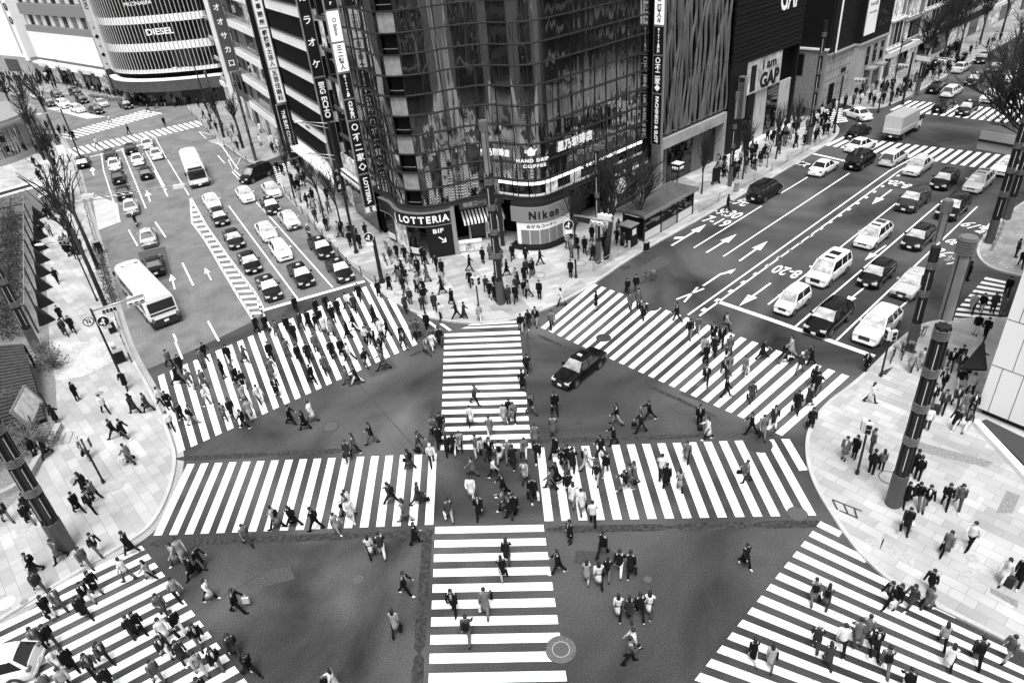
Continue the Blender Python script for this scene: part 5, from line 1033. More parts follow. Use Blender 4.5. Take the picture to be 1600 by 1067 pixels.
# ---- right street: building with wavy louvres ----
Sb=rroot(28.2,'louvre_building','dark building screened by pale wavy vertical ribbons above a framed entrance'); w=13.0
bx('wall',(0,w,-14,-.9,0,34),interior,Sb)
ribm=mat('ribbon_metal',.16,.5,metal=.2,ns=1,na=.1)
mb=MB(); r2=random.Random(3)
for i in range(30):
    x0=.35+i*(w-.7)/29; ph=r2.uniform(0,6.28); am=r2.uniform(.12,.34); fr=r2.uniform(.35,.6); R=[]
    for k in range(37):
        z=6.45+k*.6; x=x0+am*sin(fr*z+ph)+.1*sin(fr*2.3*z+ph*2); wd=.05+.04*sin(.5*z+ph); R.append([(x-wd,.0,z),(x+wd,.0,z),(x+wd*.6,.22,z),(x-wd*.6,.22,z)])
    mb.loft(R)
mb.obj('ribbon_screen',ribm,Sb)
for z in (6.4,11.8,12.1,17.0,17.3,22.2): bx('rail',(0,w,-.2,.1,z-.05,z+.05),dark,Sb)
bx('lintel',(0,w,-.9,.35,5.0,6.15),stone,Sb); bx('entrance_post',(0,.45,-.9,.35,0,5.0),stone,Sb); bx('entrance_post',(w-.4,w,-.9,.35,0,5.0),stone,Sb)
for j in range(5): bx('shop_window',(.6+j*2.45,2.9+j*2.45,-.8,-.7,.2,4.9),[bglass,mat('curtain',.12,.7,ns=2,na=.5,stretch=(4,4,.3)),bglass][j%3],Sb)
# ---- black fashion store ----
Gp=rroot(45,'fashion_store','black windowless store with big white letters and a lit poster window'); w=16.2
bx('wall',(0,w,-14,-.9,0,34),interior,Gp)
mb=MB()
for k in range(46): mb.box(0,w,-.1+(k%2)*.06,.15+(k%2)*.06,10.9+k*.5,11.32+k*.5)
mb.obj('louvre_cladding',bdark,Gp); bx('cladding',(12.6,w,-.8,.1,0,10.9),bdark,Gp)
wtext('lettering','GAP',4.4,4.3,16.9,.3,lw,Gp,4.8,bold=.05)
bb=bx('poster_window',(4.2,12.4,-.3,.0,6.9,10.8),mat('poster',.45,.5,ns=.7,na=.45),Gp); wtext('lettering','I am',1.5,7.2,9.8,.03,black,bb,3.2,bold=.03); wtext('lettering','GAP',2.4,6.9,7.9,.03,black,bb,4.6,bold=.1); bx('poster_figure',(10.3,11.5,.0,.04,7.2,10.2),black,bb)
for j in range(4): bx('shop_window',(.3+j*3.0,3.1+j*3.0,-.6,-.4,.6,6.7),[mat('curtain_pale',.4,.7,ns=2,na=.4,stretch=(4,4,.3)),bglass,MATS['curtain_pale'],bglass][j],Gp)
bx('plinth',(0,w,-.7,.3,.13,.6),whitewall,Gp); bx('side_wall',(-.3,0,-14,0,0,34),bdark,Gp)
vsign(Gp,'small lit grey lantern sign on the black store',14.3,.3,1.0,[(5.0,9.0,bgrey,'',None,0,0),(9.0,9.6,dark,'',None,0,0)],1,.6,'shop signs on the right')
# ---- stone corner building beyond the side street ----
St=rroot(74,'stone_building','stone clad corner building with dark upper storeys and a white banner'); 
def brickstone():
    return paving('stone_blocks',.33,.25,1.6,.8,0,.8)
bst=brickstone()
bx('wall',(0,10,-22,-.05,0,7.2),stone,St); bx('upper_wall',(0,10,-22,.1,7.5,34),bdark,St); bx('cornice',(0,10.1,-22,.25,7.2,7.5),concrete,St)
bx('corner_wall',(10,18,-22,-.9,0,7.2),stone,St); bx('corner_upper',(10,18,-22,-.7,7.5,34),bdark,St); bx('cornice',(10,18.2,-22,-.55,7.2,7.5),concrete,St)
mb=MB()
for z in (1.2,2.4,3.6,4.8,6.0): mb.box(9.9,18.02,-.9,-.885,z,z+.05)
for j in range(8): mb.box(10.5+j*1.0,10.54+j*1.0,-.9,-.885,.2,7.1)
mb.obj('stone_joints',dark,St)
bx('banner',(6.1,9.6,.12,.25,8.5,30),whitewall,St); wtext('lettering','PLAZA 銀座',.55,7.9,12.6,.27,grey,St,2.6); wtext('lettering','OPEN SPRING',.3,7.9,11.5,.27,grey,St,2.4)
for j in range(3):
    wv=bx('window',(1+j*2.5,2.2+j*2.5,-.02,.06,3.9,6.6),bglass,St); bx('window_frame',(.8+j*2.5,2.4+j*2.5,-.03,.03,3.7,6.8),concrete,wv)
for j in range(2): bx('awning',(1.2+j*3.4,3.2+j*3.4,0,1.2,3.2,3.5),grey,St); bx('shop_window',(1.2+j*3.4,3.2+j*3.4,-.02,.05,.4,3.1),bglass,St)
for k in range(5): bx('window',(.6,5.6,.1,.18,9+k*3.6,11.6+k*3.6),bglass,St)
bx('wall_plaque',(11.5,13,-.88,-.8,4.0,4.6),black,St); bx('doorway',(14.6,16.2,-.9,-.85,.1,3.0),interior,St)
bx('side_wall',(18,18.6,-34,-.9,0,8.0),mat('brick_pale',.2,.8,ns=9,na=.35),St); bx('side_upper',(18,18.5,-34,-.8,8.3,34),bdark,St); bx('side_ledge',(18,18.8,-34,-.8,8.0,8.25),whitewall,St)
for j in range(6): wv=bx('side_window',(18.55,18.68,-6.2-j*3.6,-4.2-j*3.6,4.6,7.2),interior,St); bx('window_frame',(18.55,18.64,-6.4-j*3.6,-4.0-j*3.6,4.4,7.4),dark,wv)
# flag pole and dark column at its corner
fp=RWp(53.5,1.0); t=empty('banner_pole','white slanting banner hanging above the side street corner','banner',place(fp.x,fp.y,0,radians(221.2))); MB().tube([(0,0,7.2),(0,0,20)],.06,6).obj('pole',dark,t); bx('cloth',(-.6,.02,-.03,.03,8.2,19.5),whitewall,t)
# further blocks up the right street
r3=random.Random(11)
def block(d0,d1,h,tone,label,sh,side='r',n=4,name='street_building'):
    R=rroot(d1,name,label) if side=='r' else lroot(d0,name,label); w=d1-d0
    m_=mat('render_%d'%int(tone*100),tone,.7,ns=2,na=.15,ns2=.3,na2=.15)
    bx('wall',(0.05,w-.05,-16,-.3,0,h),m_,R); st=int((h-4.6)/sh)
    for k in range(st):
        z=4.8+k*sh; bx('string_course',(0,w,-.3,.05,z-.35,z-.1),m_,R)
        for j in range(n): a=.5+j*(w-1)/n; wv=bx('window',(a+.15,a+(w-1)/n-.25,-.32,-.22,z+.2,z+sh-.7),rnd.choice([bglass,bglass,blind,litdim]),R); bx('window_sill',(a+.1,a+(w-1)/n-.2,-.3,-.1,z+.1,z+.2),pale,wv)
    for j in range(max(2,n//2)): a=.4+j*(w-.8)/max(2,n//2); bx('shop_window',(a+.1,a+(w-.8)/max(2,n//2)-.15,-.32,-.2,.3,3.2),[litdim,bglass][j%2],R)
    bx('fascia',(.2,w-.2,-.3,.35,3.4,4.2),r3.choice([whitewall,bdark,bgrey,pale]),R); bx('parapet',(0,w,-16,0,h,h+.6),m_,R)
    return R
for a in ((75,80.5,26,.7,'narrow white block with bare lower wall next to the stone building',4.2,3),(80.8,88,24,.22,'grey block with dark bay windows, third beyond the side street',3.4,4),(88.3,96,27,.6,'pale block with tall pilasters further up the right street',3.8,4),(96.3,108,30,.04,'dark slab block behind the bare street trees on the right',3.6,5),(108.3,124,28,.35,'mid grey block far up the right street',3.5,6),(124.3,146,30,.55,'pale wide block where the right street meets the frame',3.6,7),(146.3,175,32,.1,'dark wide block farthest up the right street',3.6,8)): block(a[0],a[1],a[2],a[3],a[4],a[5],'r',a[6])
# side street backs, so that openings are closed off
bk=empty('back_building','pale office block closing the side street behind the banded block','building',place(LW(36,0).x+38,LW(36,0).y+34,0,radians(117))); bx('wall',(-8,14,-8,0,0,28),concrete,bk)
for k in range(6):
    for j in range(5): bx('window',(-7+j*4,-4.5+j*4,0,.1,3+k*4,5.4+k*4),bglass,bk)
# blocks on the street's far continuation, left of centre
block(84,112,30,.3,'grey block between the dark tower and the far crossing',3.6,'l',8)
# ---- buildings across the junction (seen only as reflections and from the side) ----
def simple(x,y,a,w,d,h,tone,label,n,st):
    R=empty('office_building',label,'building',place(x,y,0,a)); m_=mat('render_%d'%int(tone*100),tone,.7,ns=2,na=.15,ns2=.3,na2=.15); bx('wall',(-w/2,w/2,-d,-.2,0,h),m_,R)
    for k in range(st):
        for j in range(n): bx('window',(-w/2+(j+.12)*w/n,-w/2+(j+.86)*w/n,-.25,-.12,1+k*h/st,1+(k+.62)*h/st),bglass,R)
simple(2,-5,0,70,20,29,.03,'dark glass block that the view is taken from',16,9)
bk2=[o for o in C.objects if o.get('label','').startswith('dark glass block')][0]; r4=random.Random(4); x=-34
while x<34:
    w_=r4.uniform(.15,.9); bx('streak_fin',(x,x+w_,-.1,.35,r4.choice([4,4,8,12]),29),[whitewall,pale,concrete][r4.randrange(3)],bk2); x+=w_+r4.uniform(.8,3.2)  # unseen pale strips, added so the tower glass mirrors bright vertical streaks
for k in range(5): bx('floor_slab',(-35,35,-.15,.2,5+5.2*k,5.4+5.2*k),[pale,concrete][k%2],bk2)
for d_,w_,h_,t_,l_ in ((6,20,24,.03,'black office block with pale bands beside the right street'),(28,21,26,.45,'pale office block behind the overhanging trees'),(51,22,22,.05,'dark office block farther up the right street'),(75,23,28,.25,'grey office block farthest on the right')):
    simple(76+.751*d_,56+.66*d_,radians(41.3),w_,14,h_,t_,l_,8,6); R_o=[o for o in C.objects if o.get('label')==l_][0]
    for k in range(5): bx('painted_light_band',(-w_/2,w_/2,-.2,.15,4+k*4,4.9+k*4),[whitewall,pale,concrete][k%3],R_o)  # pale colour stands in for lit windows and signs mirrored in the glass
simple(66,22,radians(130),46,16,30,.3,'grey office block behind the lower right pavement',10,7)
simple(-70,42,radians(-62),40,16,26,.12,'dark office block behind the park on the left',9,6)
# ---- white panelled building, lower right ----
Wp=empty('white_building','white panelled building corner at the right edge of the view','building')
a0=Vector((28.35,33.5));u=Vector((.58,-.815));nrm=Vector((.815,.58)); far=a0+u*14; 
mb=MB(); mb.prism([(a0.x,a0.y),(a0.x+u.x*14,a0.y+u.y*14),(a0.x+u.x*14+nrm.x*18,a0.y+u.y*14+nrm.y*18),(a0.x+nrm.x*18,a0.y+nrm.y*18)],.55,22); mb.obj('wall',mat('white_panel',.78,.45),Wp)
WPm=Matrix(((u.x,nrm.x,0,a0.x),(u.y,nrm.y,0,a0.y),(0,0,1,0),(0,0,0,1)))
mb=MB()
for z in (3.75,6.9,10.0,13.2): q_=MB().box(0,14,-.012,.0,z,z+.035); mb.add([tuple(WPm@Vector(v)) for v in q_.v],q_.f)
for k,(z0,z1) in enumerate(((.55,3.75),(3.75,6.9),(6.9,10),(10,13.2))):
    for j in range(9): x=.0+j*1.12+(.5 if k%2 else 0)+.6; q_=MB().box(x,x+.03,-.012,0,z0,z1); mb.add([tuple(WPm@Vector(v)) for v in q_.v],q_.f)
mb.obj('panel_joints',dark,Wp)
mb=MB(); q_=MB().box(.25,14,.25,8,.13,.55); mb.add([tuple(WPm@Vector(v)) for v in q_.v],q_.f); mb.obj('plinth',black,Wp)
tag(MB().prism([tuple(at(*p,.13).xy) for p in ((1517,661),(1528,661),(1610,748),(1610,762))],.13,.42).obj('border_wall',whitewall),'long low white border wall beside the white building','wall')
tag(MB().prism([tuple(at(*p,.13).xy) for p in ((1530,662),(1540,658),(1625,700),(1625,752))],.13,.3).obj('planting_bed',ironD),'dark bed between white building and low border wall','planting bed')
t=empty('awning','dark triangular canopy on the side of the white building','awning',place(a0.x,a0.y,0,0)); MB().add([(0.0,0.2,3.3),(-.9,1.2,2.8),(1.0,2.4,3.9),(0,.25,3.1),(-.85,1.25,2.6),(1.0,2.4,3.7)],[(0,1,2),(3,4,5),(0,1,4,3),(1,2,5,4)]).obj('canopy',black,t)
# ================= STREET FURNITURE =================
bark=mat('bark',.018,.9,ns=6,na=.4); colm=mat('column_dark',.014,.35,spec=.4); ringm=mat('column_ring',.22,.35,metal=.6); lens=mat('lamp_lens',.17,.3,ns=1,na=.25); concr=mat('post_concrete',.35,.8,ns=6,na=.2); hedge=mat('hedge_leaf',.03,.8,ns=5,na=.5)
def cyl(mb,x,y,z0,z1,r0,r1=None,n=14): 
    r1=r0 if r1 is None else r1; mb.loft([[(x+r*cos(2*pi*k/n),y+r*sin(2*pi*k/n),z) for k in range(n)] for z,r in ((z0,r0),(z1,r1))]); return mb
def column(px,py,h,r,label,top=True,a=0,glass=3.2,z0=.13):
    p=at(px,py,z0); t=empty('lamp_column',label,'lamp column',place(p.x,p.y,z0,a),'tall cylindrical lamp columns')
    mb=MB(); 
    for k in range(22): cyl(mb,0,0,k*.1,k*.1+.085,r*1.12,r*1.12,18)
    cyl(mb,0,0,0,2.2,r*1.06); mb.obj('base',mat('column_base',.09,.5,metal=.3),t)
    zt=h-(glass+1.2 if top else 0)
    cyl(MB(),0,0,2.2,zt,r*.8).obj('shaft',colm,t,40)
    mb=MB()
    for k in range(8): an=k*pi/4; cyl(mb,r*.88*cos(an),r*.88*sin(an),2.25,zt,.045*r/.3,n=6)
    mb.obj('rails',colm,t)
    mb=MB()
    for an in (-2.2,-.6,.9): 
        z=2.6
        while z<zt-1.6: c,s=cos(an),sin(an); mb.loft([[(r*.8*c-q*s*.03+o*c,r*.8*s+q*c*.03+o*s,zz) for q,o in ((-1,0),(1,0),(1,.02),(-1,.02))] for zz in (z,z+1.5)]); z+=2.1
    mb.obj('light_slot',mat('slot_light',.6,.4,emit=.1),t)
    z=4.35
    while z<zt+.1:
        mb=MB()
        for k in range(4): cyl(mb,0,0,z+k*.13,z+k*.13+.08,r*1.08)
        mb.obj('ring_band',ringm,t); z+=2.1
    if top:
        cyl(MB(),0,0,zt+.4,zt+.4+glass,r*.86).obj('lamp_lens',lens,t,40)
        mb=MB(); 
        for k in range(4): an=k*pi/2+.4; cyl(mb,r*.87*cos(an),r*.87*sin(an),zt+.4,zt+.4+glass,.03,n=6)
        mb.obj('lens_bars',colm,t)
        mb=MB()
        for k in range(6): cyl(mb,0,0,zt+.45+glass+k*.12,zt+.45+glass+k*.12+.08,r*1.1)
        cyl(mb,0,0,zt+.4+glass,h,r*.95); mb.obj('cap',ringm,t)
    return t
column(1395,787,15.7,.36,'tall dark ringed lamp column on the lower right pavement, nearest the view')
column(1421,546,11.2,.3,'slimmer ringed lamp column just behind the nearest one by the right kerb',glass=2)
column(1545,379,13,.32,'ringed lamp column on the far right pavement by the kerb bollards',False); column(1572,342,13,.32,'ringed lamp column beyond another on the far right pavement',False)
column(783,474,15.6,.32,'tall ringed lamp column in front of the glass building entrance')
column(104,857,13.5,.42,'thick leaning-looking ringed lamp column on the left pavement',False)
column(-8,700,12,.36,'ringed lamp column at the left edge beside the shrubs',False)
column(935,411,10.8,.22,'slim ringed lamp column by the bare tree and signal on the corner pavement',False); column(1140,291,10.3,.22,'slim ringed lamp column beside the framed entrance',glass=2); column(1263,226,14.5,.28,'dark lamp column among the crowd at the far right corner',False); column(1432,147,8,.3,'dark lamp column far up the right street',False)
column(60,548,9,.34,'dark lamp column rising beside the slatted park roof',False); column(400,251,11,.2,'slim lamp column near the side street corner on the left street',False); column(345,196,9,.2,'slim lamp column farthest along the left street',False)
def pole(px,py,h,r=.07,z0=.13,name='street_pole',label='',cat='pole',m_=dark,group=None,a=0):
    p=at(px,py,z0); t=empty(name,label,cat,place(p.x,p.y,z0,a),group); cyl(MB(),0,0,0,h,r,r*.8).obj('pole',m_,t,40); cyl(MB(),0,0,0,.25,r*1.6).obj('base',m_,t,40); return t
def sigbox(t,x,y,z,a=0,body=None,nm='signal_head'):
    """three lamp horizontal head along local x rotated a, lamps face -y side"""
    M_=Matrix.Translation((x,y,z))@Matrix.Rotation(a,4,'Z'); mb=MB().box(-.62,.62,-.12,.12,-.2,.2); 
    for k in (-.4,0,.4): mb.loft([[(k+.19*cos(pi*i/6+0),yy,.03+.19*sin(pi*i/6)) for i in range(7)]+[(k-.17,yy,.03),(k+.17,yy,.03)] for yy in (-.36,-.12)],cap=False)
    mb.v=[tuple(M_@Vector(v)) for v in mb.v]; o=mb.obj(nm,body or mat('signal_pale',.6,.4),t)
    for k in (-.4,0,.4):
        l=MB(); l.loft([[(k+.14*cos(2*pi*i/12),yy,.14*sin(2*pi*i/12)) for i in range(12)] for yy in (-.15,-.11)]); l.v=[tuple(M_@Vector(v)) for v in l.v]; l.obj('lamp',black,o)
def roundsign(t,x,y,z,a,r=.42,arrow='left',inv=True):
    M_=Matrix.Translation((x,y,z))@Matrix.Rotation(a,4,'Z')
    def d_(rr,y0,y1,nm,m_,par): l=MB(); l.loft([[(rr*cos(2*pi*i/24),yy,rr*sin(2*pi*i/24)) for i in range(24)] for yy in (y0,y1)]); l.v=[tuple(M_@Vector(v)) for v in l.v]; return l.obj(nm,m_,par)
    o=d_(r,-.02,.02,'sign_disc',white,t); d_(r*.92 if inv else r*.9,-.03,-.02,'sign_face',black,o)
    if not inv: d_(r*.72,-.036,-.03,'sign_field',white,o)
    def pl(pts,m_,yy=-.045): l=MB().add([tuple(M_@Vector((q[0]*r,yy,q[1]*r))) for q in pts],[tuple(range(len(pts)))]); l.obj('sign_arrow',m_,o)
    c=white if inv else black
    if arrow=='left': pl([(-.1,-.65),(.12,-.65),(.12,.15),(.32,.15),(.05,.7),(-.25,.15),(-.08,.15)],c); pl([(.1,-.15),(-.3,-.1),(-.3,.1),(-.7,-.2),(-.35,-.5),(-.32,-.32),(.1,-.4)],c)
    else: pl([(-.3,-.5),(-.15,-.5),(-.15,.35),(.15,.35),(.15,.0),(.0,.0),(.22,-.3),(.45,.0),(.3,.0),(.3,.5),(-.3,.5)],c); pl([(-.55,.5),(-.45,.6),(.55,-.5),(.45,-.6)],black,-.05)
def armto(t,x,y,z,dx,dy,L,dbl=True,r=.045):
    e=(x+dx*L,y+dy*L,z+.12); MB().tube([(x,y,z),e],r,6).obj('arm',steel,t,True)
    if dbl: MB().tube([(x,y,z-.45),(x+dx*L*.7,y+dy*L*.7,z-.1),(x+dx*L,y+dy*L,z)],r*.8,6).obj('arm_brace',steel,t,True)
def wdir(a,b): v=at(*b)-at(*a); return v.normalized()
# left signal arm (base 195,600)
t=pole(195,600,6.7,.09,name='traffic_signal',label='dark signal pole with pale arm and two round signs on the left kerb',cat='traffic signal')
ex=at(225,465,6.5)-at(195,600,.13); ex.z=0; L_=ex.length; ex.normalize(); a_=atan2(ex.y,ex.x)
armto(t,0,0,6.5,ex.x,ex.y,L_,False,.07)
bxm('name_plate',(.55,1.6,-.03,.03,5.95,6.4),whitewall,t,Matrix.Rotation(a_,4,'Z')); text('lettering','数寄屋橋',.34,Matrix.Rotation(a_,4,'Z')@Matrix.Translation((1.08,-.05,6.17))@Matrix(((1,0,0,0),(0,0,-1,0),(0,1,0,0),(0,0,0,1))),black,t,.95)
sigbox(t,ex.x*(L_-.6),ex.y*(L_-.6),6.2,a_); sigbox(t,ex.x*(L_-.7),ex.y*(L_-.7)+.35,6.35,a_+pi)
roundsign(t,-.55,0,5.7,a_,.42,'no',False); roundsign(t,.5,0,5.6,a_,.42,'left'); bxm('sub_plate',(.2,.8,-.03,.03,4.85,5.1),whitewall,t,Matrix.Rotation(a_,4,'Z')); bxm('sub_plate',(-.8,-.2,-.03,.03,4.95,5.2),whitewall,t,Matrix.Rotation(a_,4,'Z'))
# long lattice arm over the left street
t=pole(124,398,6.3,.11,name='signal_gantry',label='long lattice arm reaching over the left street from a dark post',cat='gantry',m_=dark)
p0_=at(124,398,.13); e=at(290,291,6.3)-p0_; e.z=0; L_=e.length; e.normalize()
MB().tube([(0,0,6.2),(e.x*L_,e.y*L_,6.35)],.05,6).obj('top_chord',steel,t); MB().tube([(0,0,5.7),(e.x*L_*.85,e.y*L_*.85,6.2)],.045,6).obj('lower_chord',steel,t)
mb=MB()
for k in range(14): u0=L_*k*.06; mb.tube([(e.x*u0,e.y*u0,6.2+.01*k),(e.x*(u0+L_*.05),e.y*(u0+L_*.05),5.75+.035*k)],.02,4)
mb.obj('lattice',steel,t); sigbox(t,e.x*3.4,e.y*3.4,6.3,atan2(e.y,e.x)+pi); sigbox(t,e.x*L_*.95,e.y*L_*.95,6.2,atan2(e.y,e.x)+pi)
# corner signal, right of the camera shop
t=pole(900,434,6.2,.09,name='traffic_signal',label='signal pole with dark arm, turn sign and pale lamp cluster by the camera shop',cat='traffic signal')
e=at(957,352,5.9)-at(900,434,.13); e.z=0; L_=e.length; e.normalize(); a_=atan2(e.y,e.x); armto(t,0,0,6.0,e.x,e.y,L_,False,.1); bxm('name_board',(.3,1.6,-.05,.05,5.5,6.05),dark,t,Matrix.Rotation(a_,4,'Z'))
for k,(q_,zz) in enumerate(((.62,5.7),(.8,6.35))): sigbox(t,e.x*L_*q_,e.y*L_*q_,zz,a_+(pi if k else 0))
roundsign(t,-.5,-.1,5.2,.1,.45,'left'); bx('sub_plate',(-.85,-.2,-.13,-.08,4.4,4.68),whitewall,t); bx('control_box',(-.16,.16,-.32,-.05,2.0,2.9),steel,t)
t=pole(597,441,4.6,.2,name='sign_post',label='thick dark post with round turn sign at the kerb of the left street',cat='sign post'); roundsign(t,-.35,-.28,4.7,.15,.45,'left'); bx('sub_plate',(-.65,-.05,-.32,-.27,3.9,4.18),whitewall,t)
# gantry at the far right crossing
t=pole(1410,163,7,.16,name='traffic_signal',label='double dark mast signal with white name plate at the far right crossing',cat='traffic signal'); a_=RA-pi/2-.35; e=Vector((cos(a_),sin(a_),0)); armto(t,0,0,6.8,e.x,e.y,6.5); bxm('name_plate',(.6,2.8,-.04,.04,6.1,6.7),whitewall,t,Matrix.Rotation(a_,4,'Z')); sigbox(t,e.x*4.6,e.y*4.6,6.5,a_)
t=pole(1303,208,7.2,.12,name='traffic_signal',label='dark mast signal at the side street corner among waiting people',cat='traffic signal'); armto(t,0,0,6.8,.9,-.4,3); sigbox(t,1.8,-.8,6.6,-.4)
t=pole(1372,176,6.6,.1,name='traffic_signal',label='thin signal mast before the stone building corner',cat='traffic signal'); armto(t,0,0,6.4,.8,-.6,2.6); sigbox(t,1.6,-1.2,6.2,-.6)
def pedsig(px,py,label,a=0,h=3.5):
    t=pole(px,py,h,.07,name='pedestrian_signal',label=label,cat='pedestrian signal',group='pedestrian signals')
    for s in (-1,1): M_=Matrix.Rotation(a+s*.8,4,'Z'); bxm('signal_head',(-.2,.2,.12,.35,h-.75,h-.02),mat('signal_pale',.6,.4),t,M_); bxm('lamp',(-.14,.14,.35,.37,h-.68,h-.42),black,t,M_); bxm('lamp',(-.14,.14,.35,.37,h-.36,h-.1),black,t,M_)
    return t
pedsig(1339,740,'pedestrian signal on a thin black pole on the lower right pavement',pi*.6,3.9); pedsig(162,754,'pedestrian signal on a thin black pole on the left pavement',-.5,3.6); pedsig(749,487,'pedestrian signal on a thin black pole at the tip of the corner pavement',pi,3.4); pedsig(1376,588,'pedestrian signal near the parked bicycles on the right kerb',2.5,3.8)
def lampost(px,py,h,label,dx,dy,L=2.6,r=.12,n=1):
    t=pole(px,py,h,r,name='street_lamp',label=label,cat='street lamp',group='street lamps'); d=Vector(((at(px+dx*10,py+dy*10)-at(px,py)).to_tuple())); d.z=0; d.normalize()
    for s in range(n): 
        zz=h-.2-s*3.0; armto(t,0,0,zz,d.x,d.y,L); m_=MB(); m_.ell((d.x*(L+.3),d.y*(L+.3),zz+.1),(.5,.22,.12),10,5); m_.obj('lamp_head',mat('lamp_head',.6,.3),t,True)
lampost(557,395,13.3,'grey street lamp with double arms beside the karaoke sign',-1,-.1,3,.15,2); lampost(330,190,9.5,'street lamp with double arms near the curved glass store',-1,.1,3,.12); lampost(128,252,8,'street lamp with paired arms at the far left crossing',-.6,.15,2.6); lampost(152,470,6.5,'street lamp with white head over the left pavement',-1,.2,2.2,.07)
lampost(110,150,8,'small street lamp before the department store',-.3,1,.8,.06); lampost(1390,165,9,'street lamp before the narrow white block up the right street',1,.2,1.5,.09)
# guard rails
def rail(pts,label,n,group='kerb railings',hh=.8,z0=.13,posts=True):
    P0=[at(*p,z0) for p in pts]; o=P0[0]; t=empty('guard_rail',label,'railing',place(o.x,o.y,z0),group); L_=[p-o for p in P0]
    for z in (.4,.75): MB().tube([(p.x,p.y,z) for p in L_],.035,6).obj('rail',steel,t)
    tot=sum((b-a).length for a,b in zip(L_,L_[1:])); 
    for i in range(n):
        s=tot*i/(n-1); 
        for a,b in zip(L_,L_[1:]):
            l=(b-a).length
            if s<=l+1e-4: c=a.lerp(b,min(1,s/l)); break
            s-=l
        cyl(MB(),c.x,c.y,0,.95,.14 if posts else .05,.12 if posts else .05,8).obj('post',concr if posts else dark,t,40)
rail([(928,424),(957,407),(983,391)],'steel railing with concrete posts beside the corner signal',3)
rail([(1094,332),(1140,305),(1200,271),(1262,235),(1297,215)],'long steel railing with concrete posts along the upper right kerb',9)
rail([(446,303),(500,366),(545,417),(588,445)],'dark railing along the kerb below the karaoke sign',12,posts=False)
rail([(118,262),(127,300),(142,352),(158,410),(176,476),(196,545),(206,566)],'thin pale railing along the left pavement kerb',20,posts=False)
rail([(300,178),(330,211),(362,238),(386,254)],'dark railing along the far part of the left street',8,posts=False)
rail([(1480,125),(1440,148),(1410,162)],'low railing before the far right crossing',5,posts=False)
for k,(x,y) in enumerate(((1549,392),(1553,384),(1557,376),(1561,368),(1565,359))):
    p=at(x,y,.13); o=cyl(MB(),0,0,0,.85,.11,.09,10).ell((0,0,.87),(.09,.09,.05)).obj('bollard',steel); o.location=(p.x,p.y,.13); o['category']='bollard'; o['group']='bollards at the far right kerb'; reg(o,'short metal bollard at the far right kerb',x)
# shelters
p=at(1082,334,.13); q_=at(1006,378,.13); a_=atan2(q_.y-p.y,q_.x-p.x); L_=(q_-p).length
t=empty('bus_shelter','long dark roofed bus shelter along the kerb right of the camera shop','bus shelter',place(p.x,p.y,.13,a_))
bx('roof',(-.3,L_+.4,-2.9,.3,2.62,2.85),mat('shelter_roof',.07,.6,ns=2,na=.3),t); bx('roof_edge',(-.35,L_+.45,.3,.38,2.55,2.9),steel,t); bx('roof_edge',(-.35,L_+.45,-2.98,-2.9,2.55,2.9),steel,t)
for u in (0,L_*.33,L_*.66,L_-.05): bx('post',(u,u+.16,-.1,.06,0,2.62),dark,t); bx('post',(u,u+.16,-2.5,-2.34,0,2.62),dark,t)
for k in range(3): u=.2+k*L_*.33; bx('glass_panel',(u,u+L_*.3,-.05,.0,.95,2.4),bglass,t); bx('lower_panel',(u,u+L_*.3,-.06,.02,.1,.9),pale if k!=1 else concrete,t)
bx('bench',(1,5,-1.2,-.8,.4,.46),steel,t); bx('advert_panel',(L_-.1,L_,-2.3,-.3,.3,2.3),bdark,t)
p=at(988,384,.13); t=empty('phone_kiosk','small dark kiosk with white notice at the near end of the bus shelter','kiosk',place(p.x,p.y,.13,a_)); bx('cabinet',(-.6,.6,-1.0,.2,0,2.1),bdark,t); bx('roof',(-.7,.7,-1.1,.3,2.1,2.2),grey,t); bx('notice',(-.3,.3,.2,.23,1.2,1.8),whitewall,t)
p=at(1057,303,.13); t=empty('station_sign','cube sign on a post behind the bus shelter','sign',place(p.x,p.y,.13,a_)); cyl(MB(),0,0,0,2.6,.06).obj('pole',dark,t); bx('cube',(-.5,.5,-.5,.5,2.6,3.5),black,t); bx('cube_top',(-.52,.52,-.52,.52,3.5,3.56),pale,t)
wtext('lettering','MM',.5,0,3.05,.52,lw,t); text('lettering','MM',.5,Matrix.Translation((.52,0,3.05))@Matrix(((0,0,1,0),(1,0,0,0),(0,1,0,0),(0,0,0,1))),lw,t)
p=at(94,334,.13); aL=radians(117); t=empty('bus_shelter','small shelter with striped curved roof on the left pavement','bus shelter',place(p.x,p.y,.13,aL))
mb=MB()
for k in range(13):
    for j in range(6): y0=-1.5+j*.5; z0=2.5+.25*cos(y0*1.0); z1=2.5+.25*cos((y0+.5)); mb.mi(k%2); mb.add([(k*.62,y0,z0),(k*.62+.55,y0,z0),(k*.62+.55,y0+.5,z1),(k*.62,y0+.5,z1),(k*.62,y0,z0-.06),(k*.62+.55,y0,z0-.06),(k*.62+.55,y0+.5,z1-.06),(k*.62,y0+.5,z1-.06)],[(0,1,2,3),(4,7,6,5),(0,4,5,1),(2,6,7,3),(0,3,7,4),(1,5,6,2)])
mb.obj('roof',[pale,grey],t)
for u in (.1,4,7.8): cyl(MB(),u,-1.2,0,2.5,.06).obj('post',dark,t); cyl(MB(),u,1.2,0,2.5,.06).obj('post',dark,t)
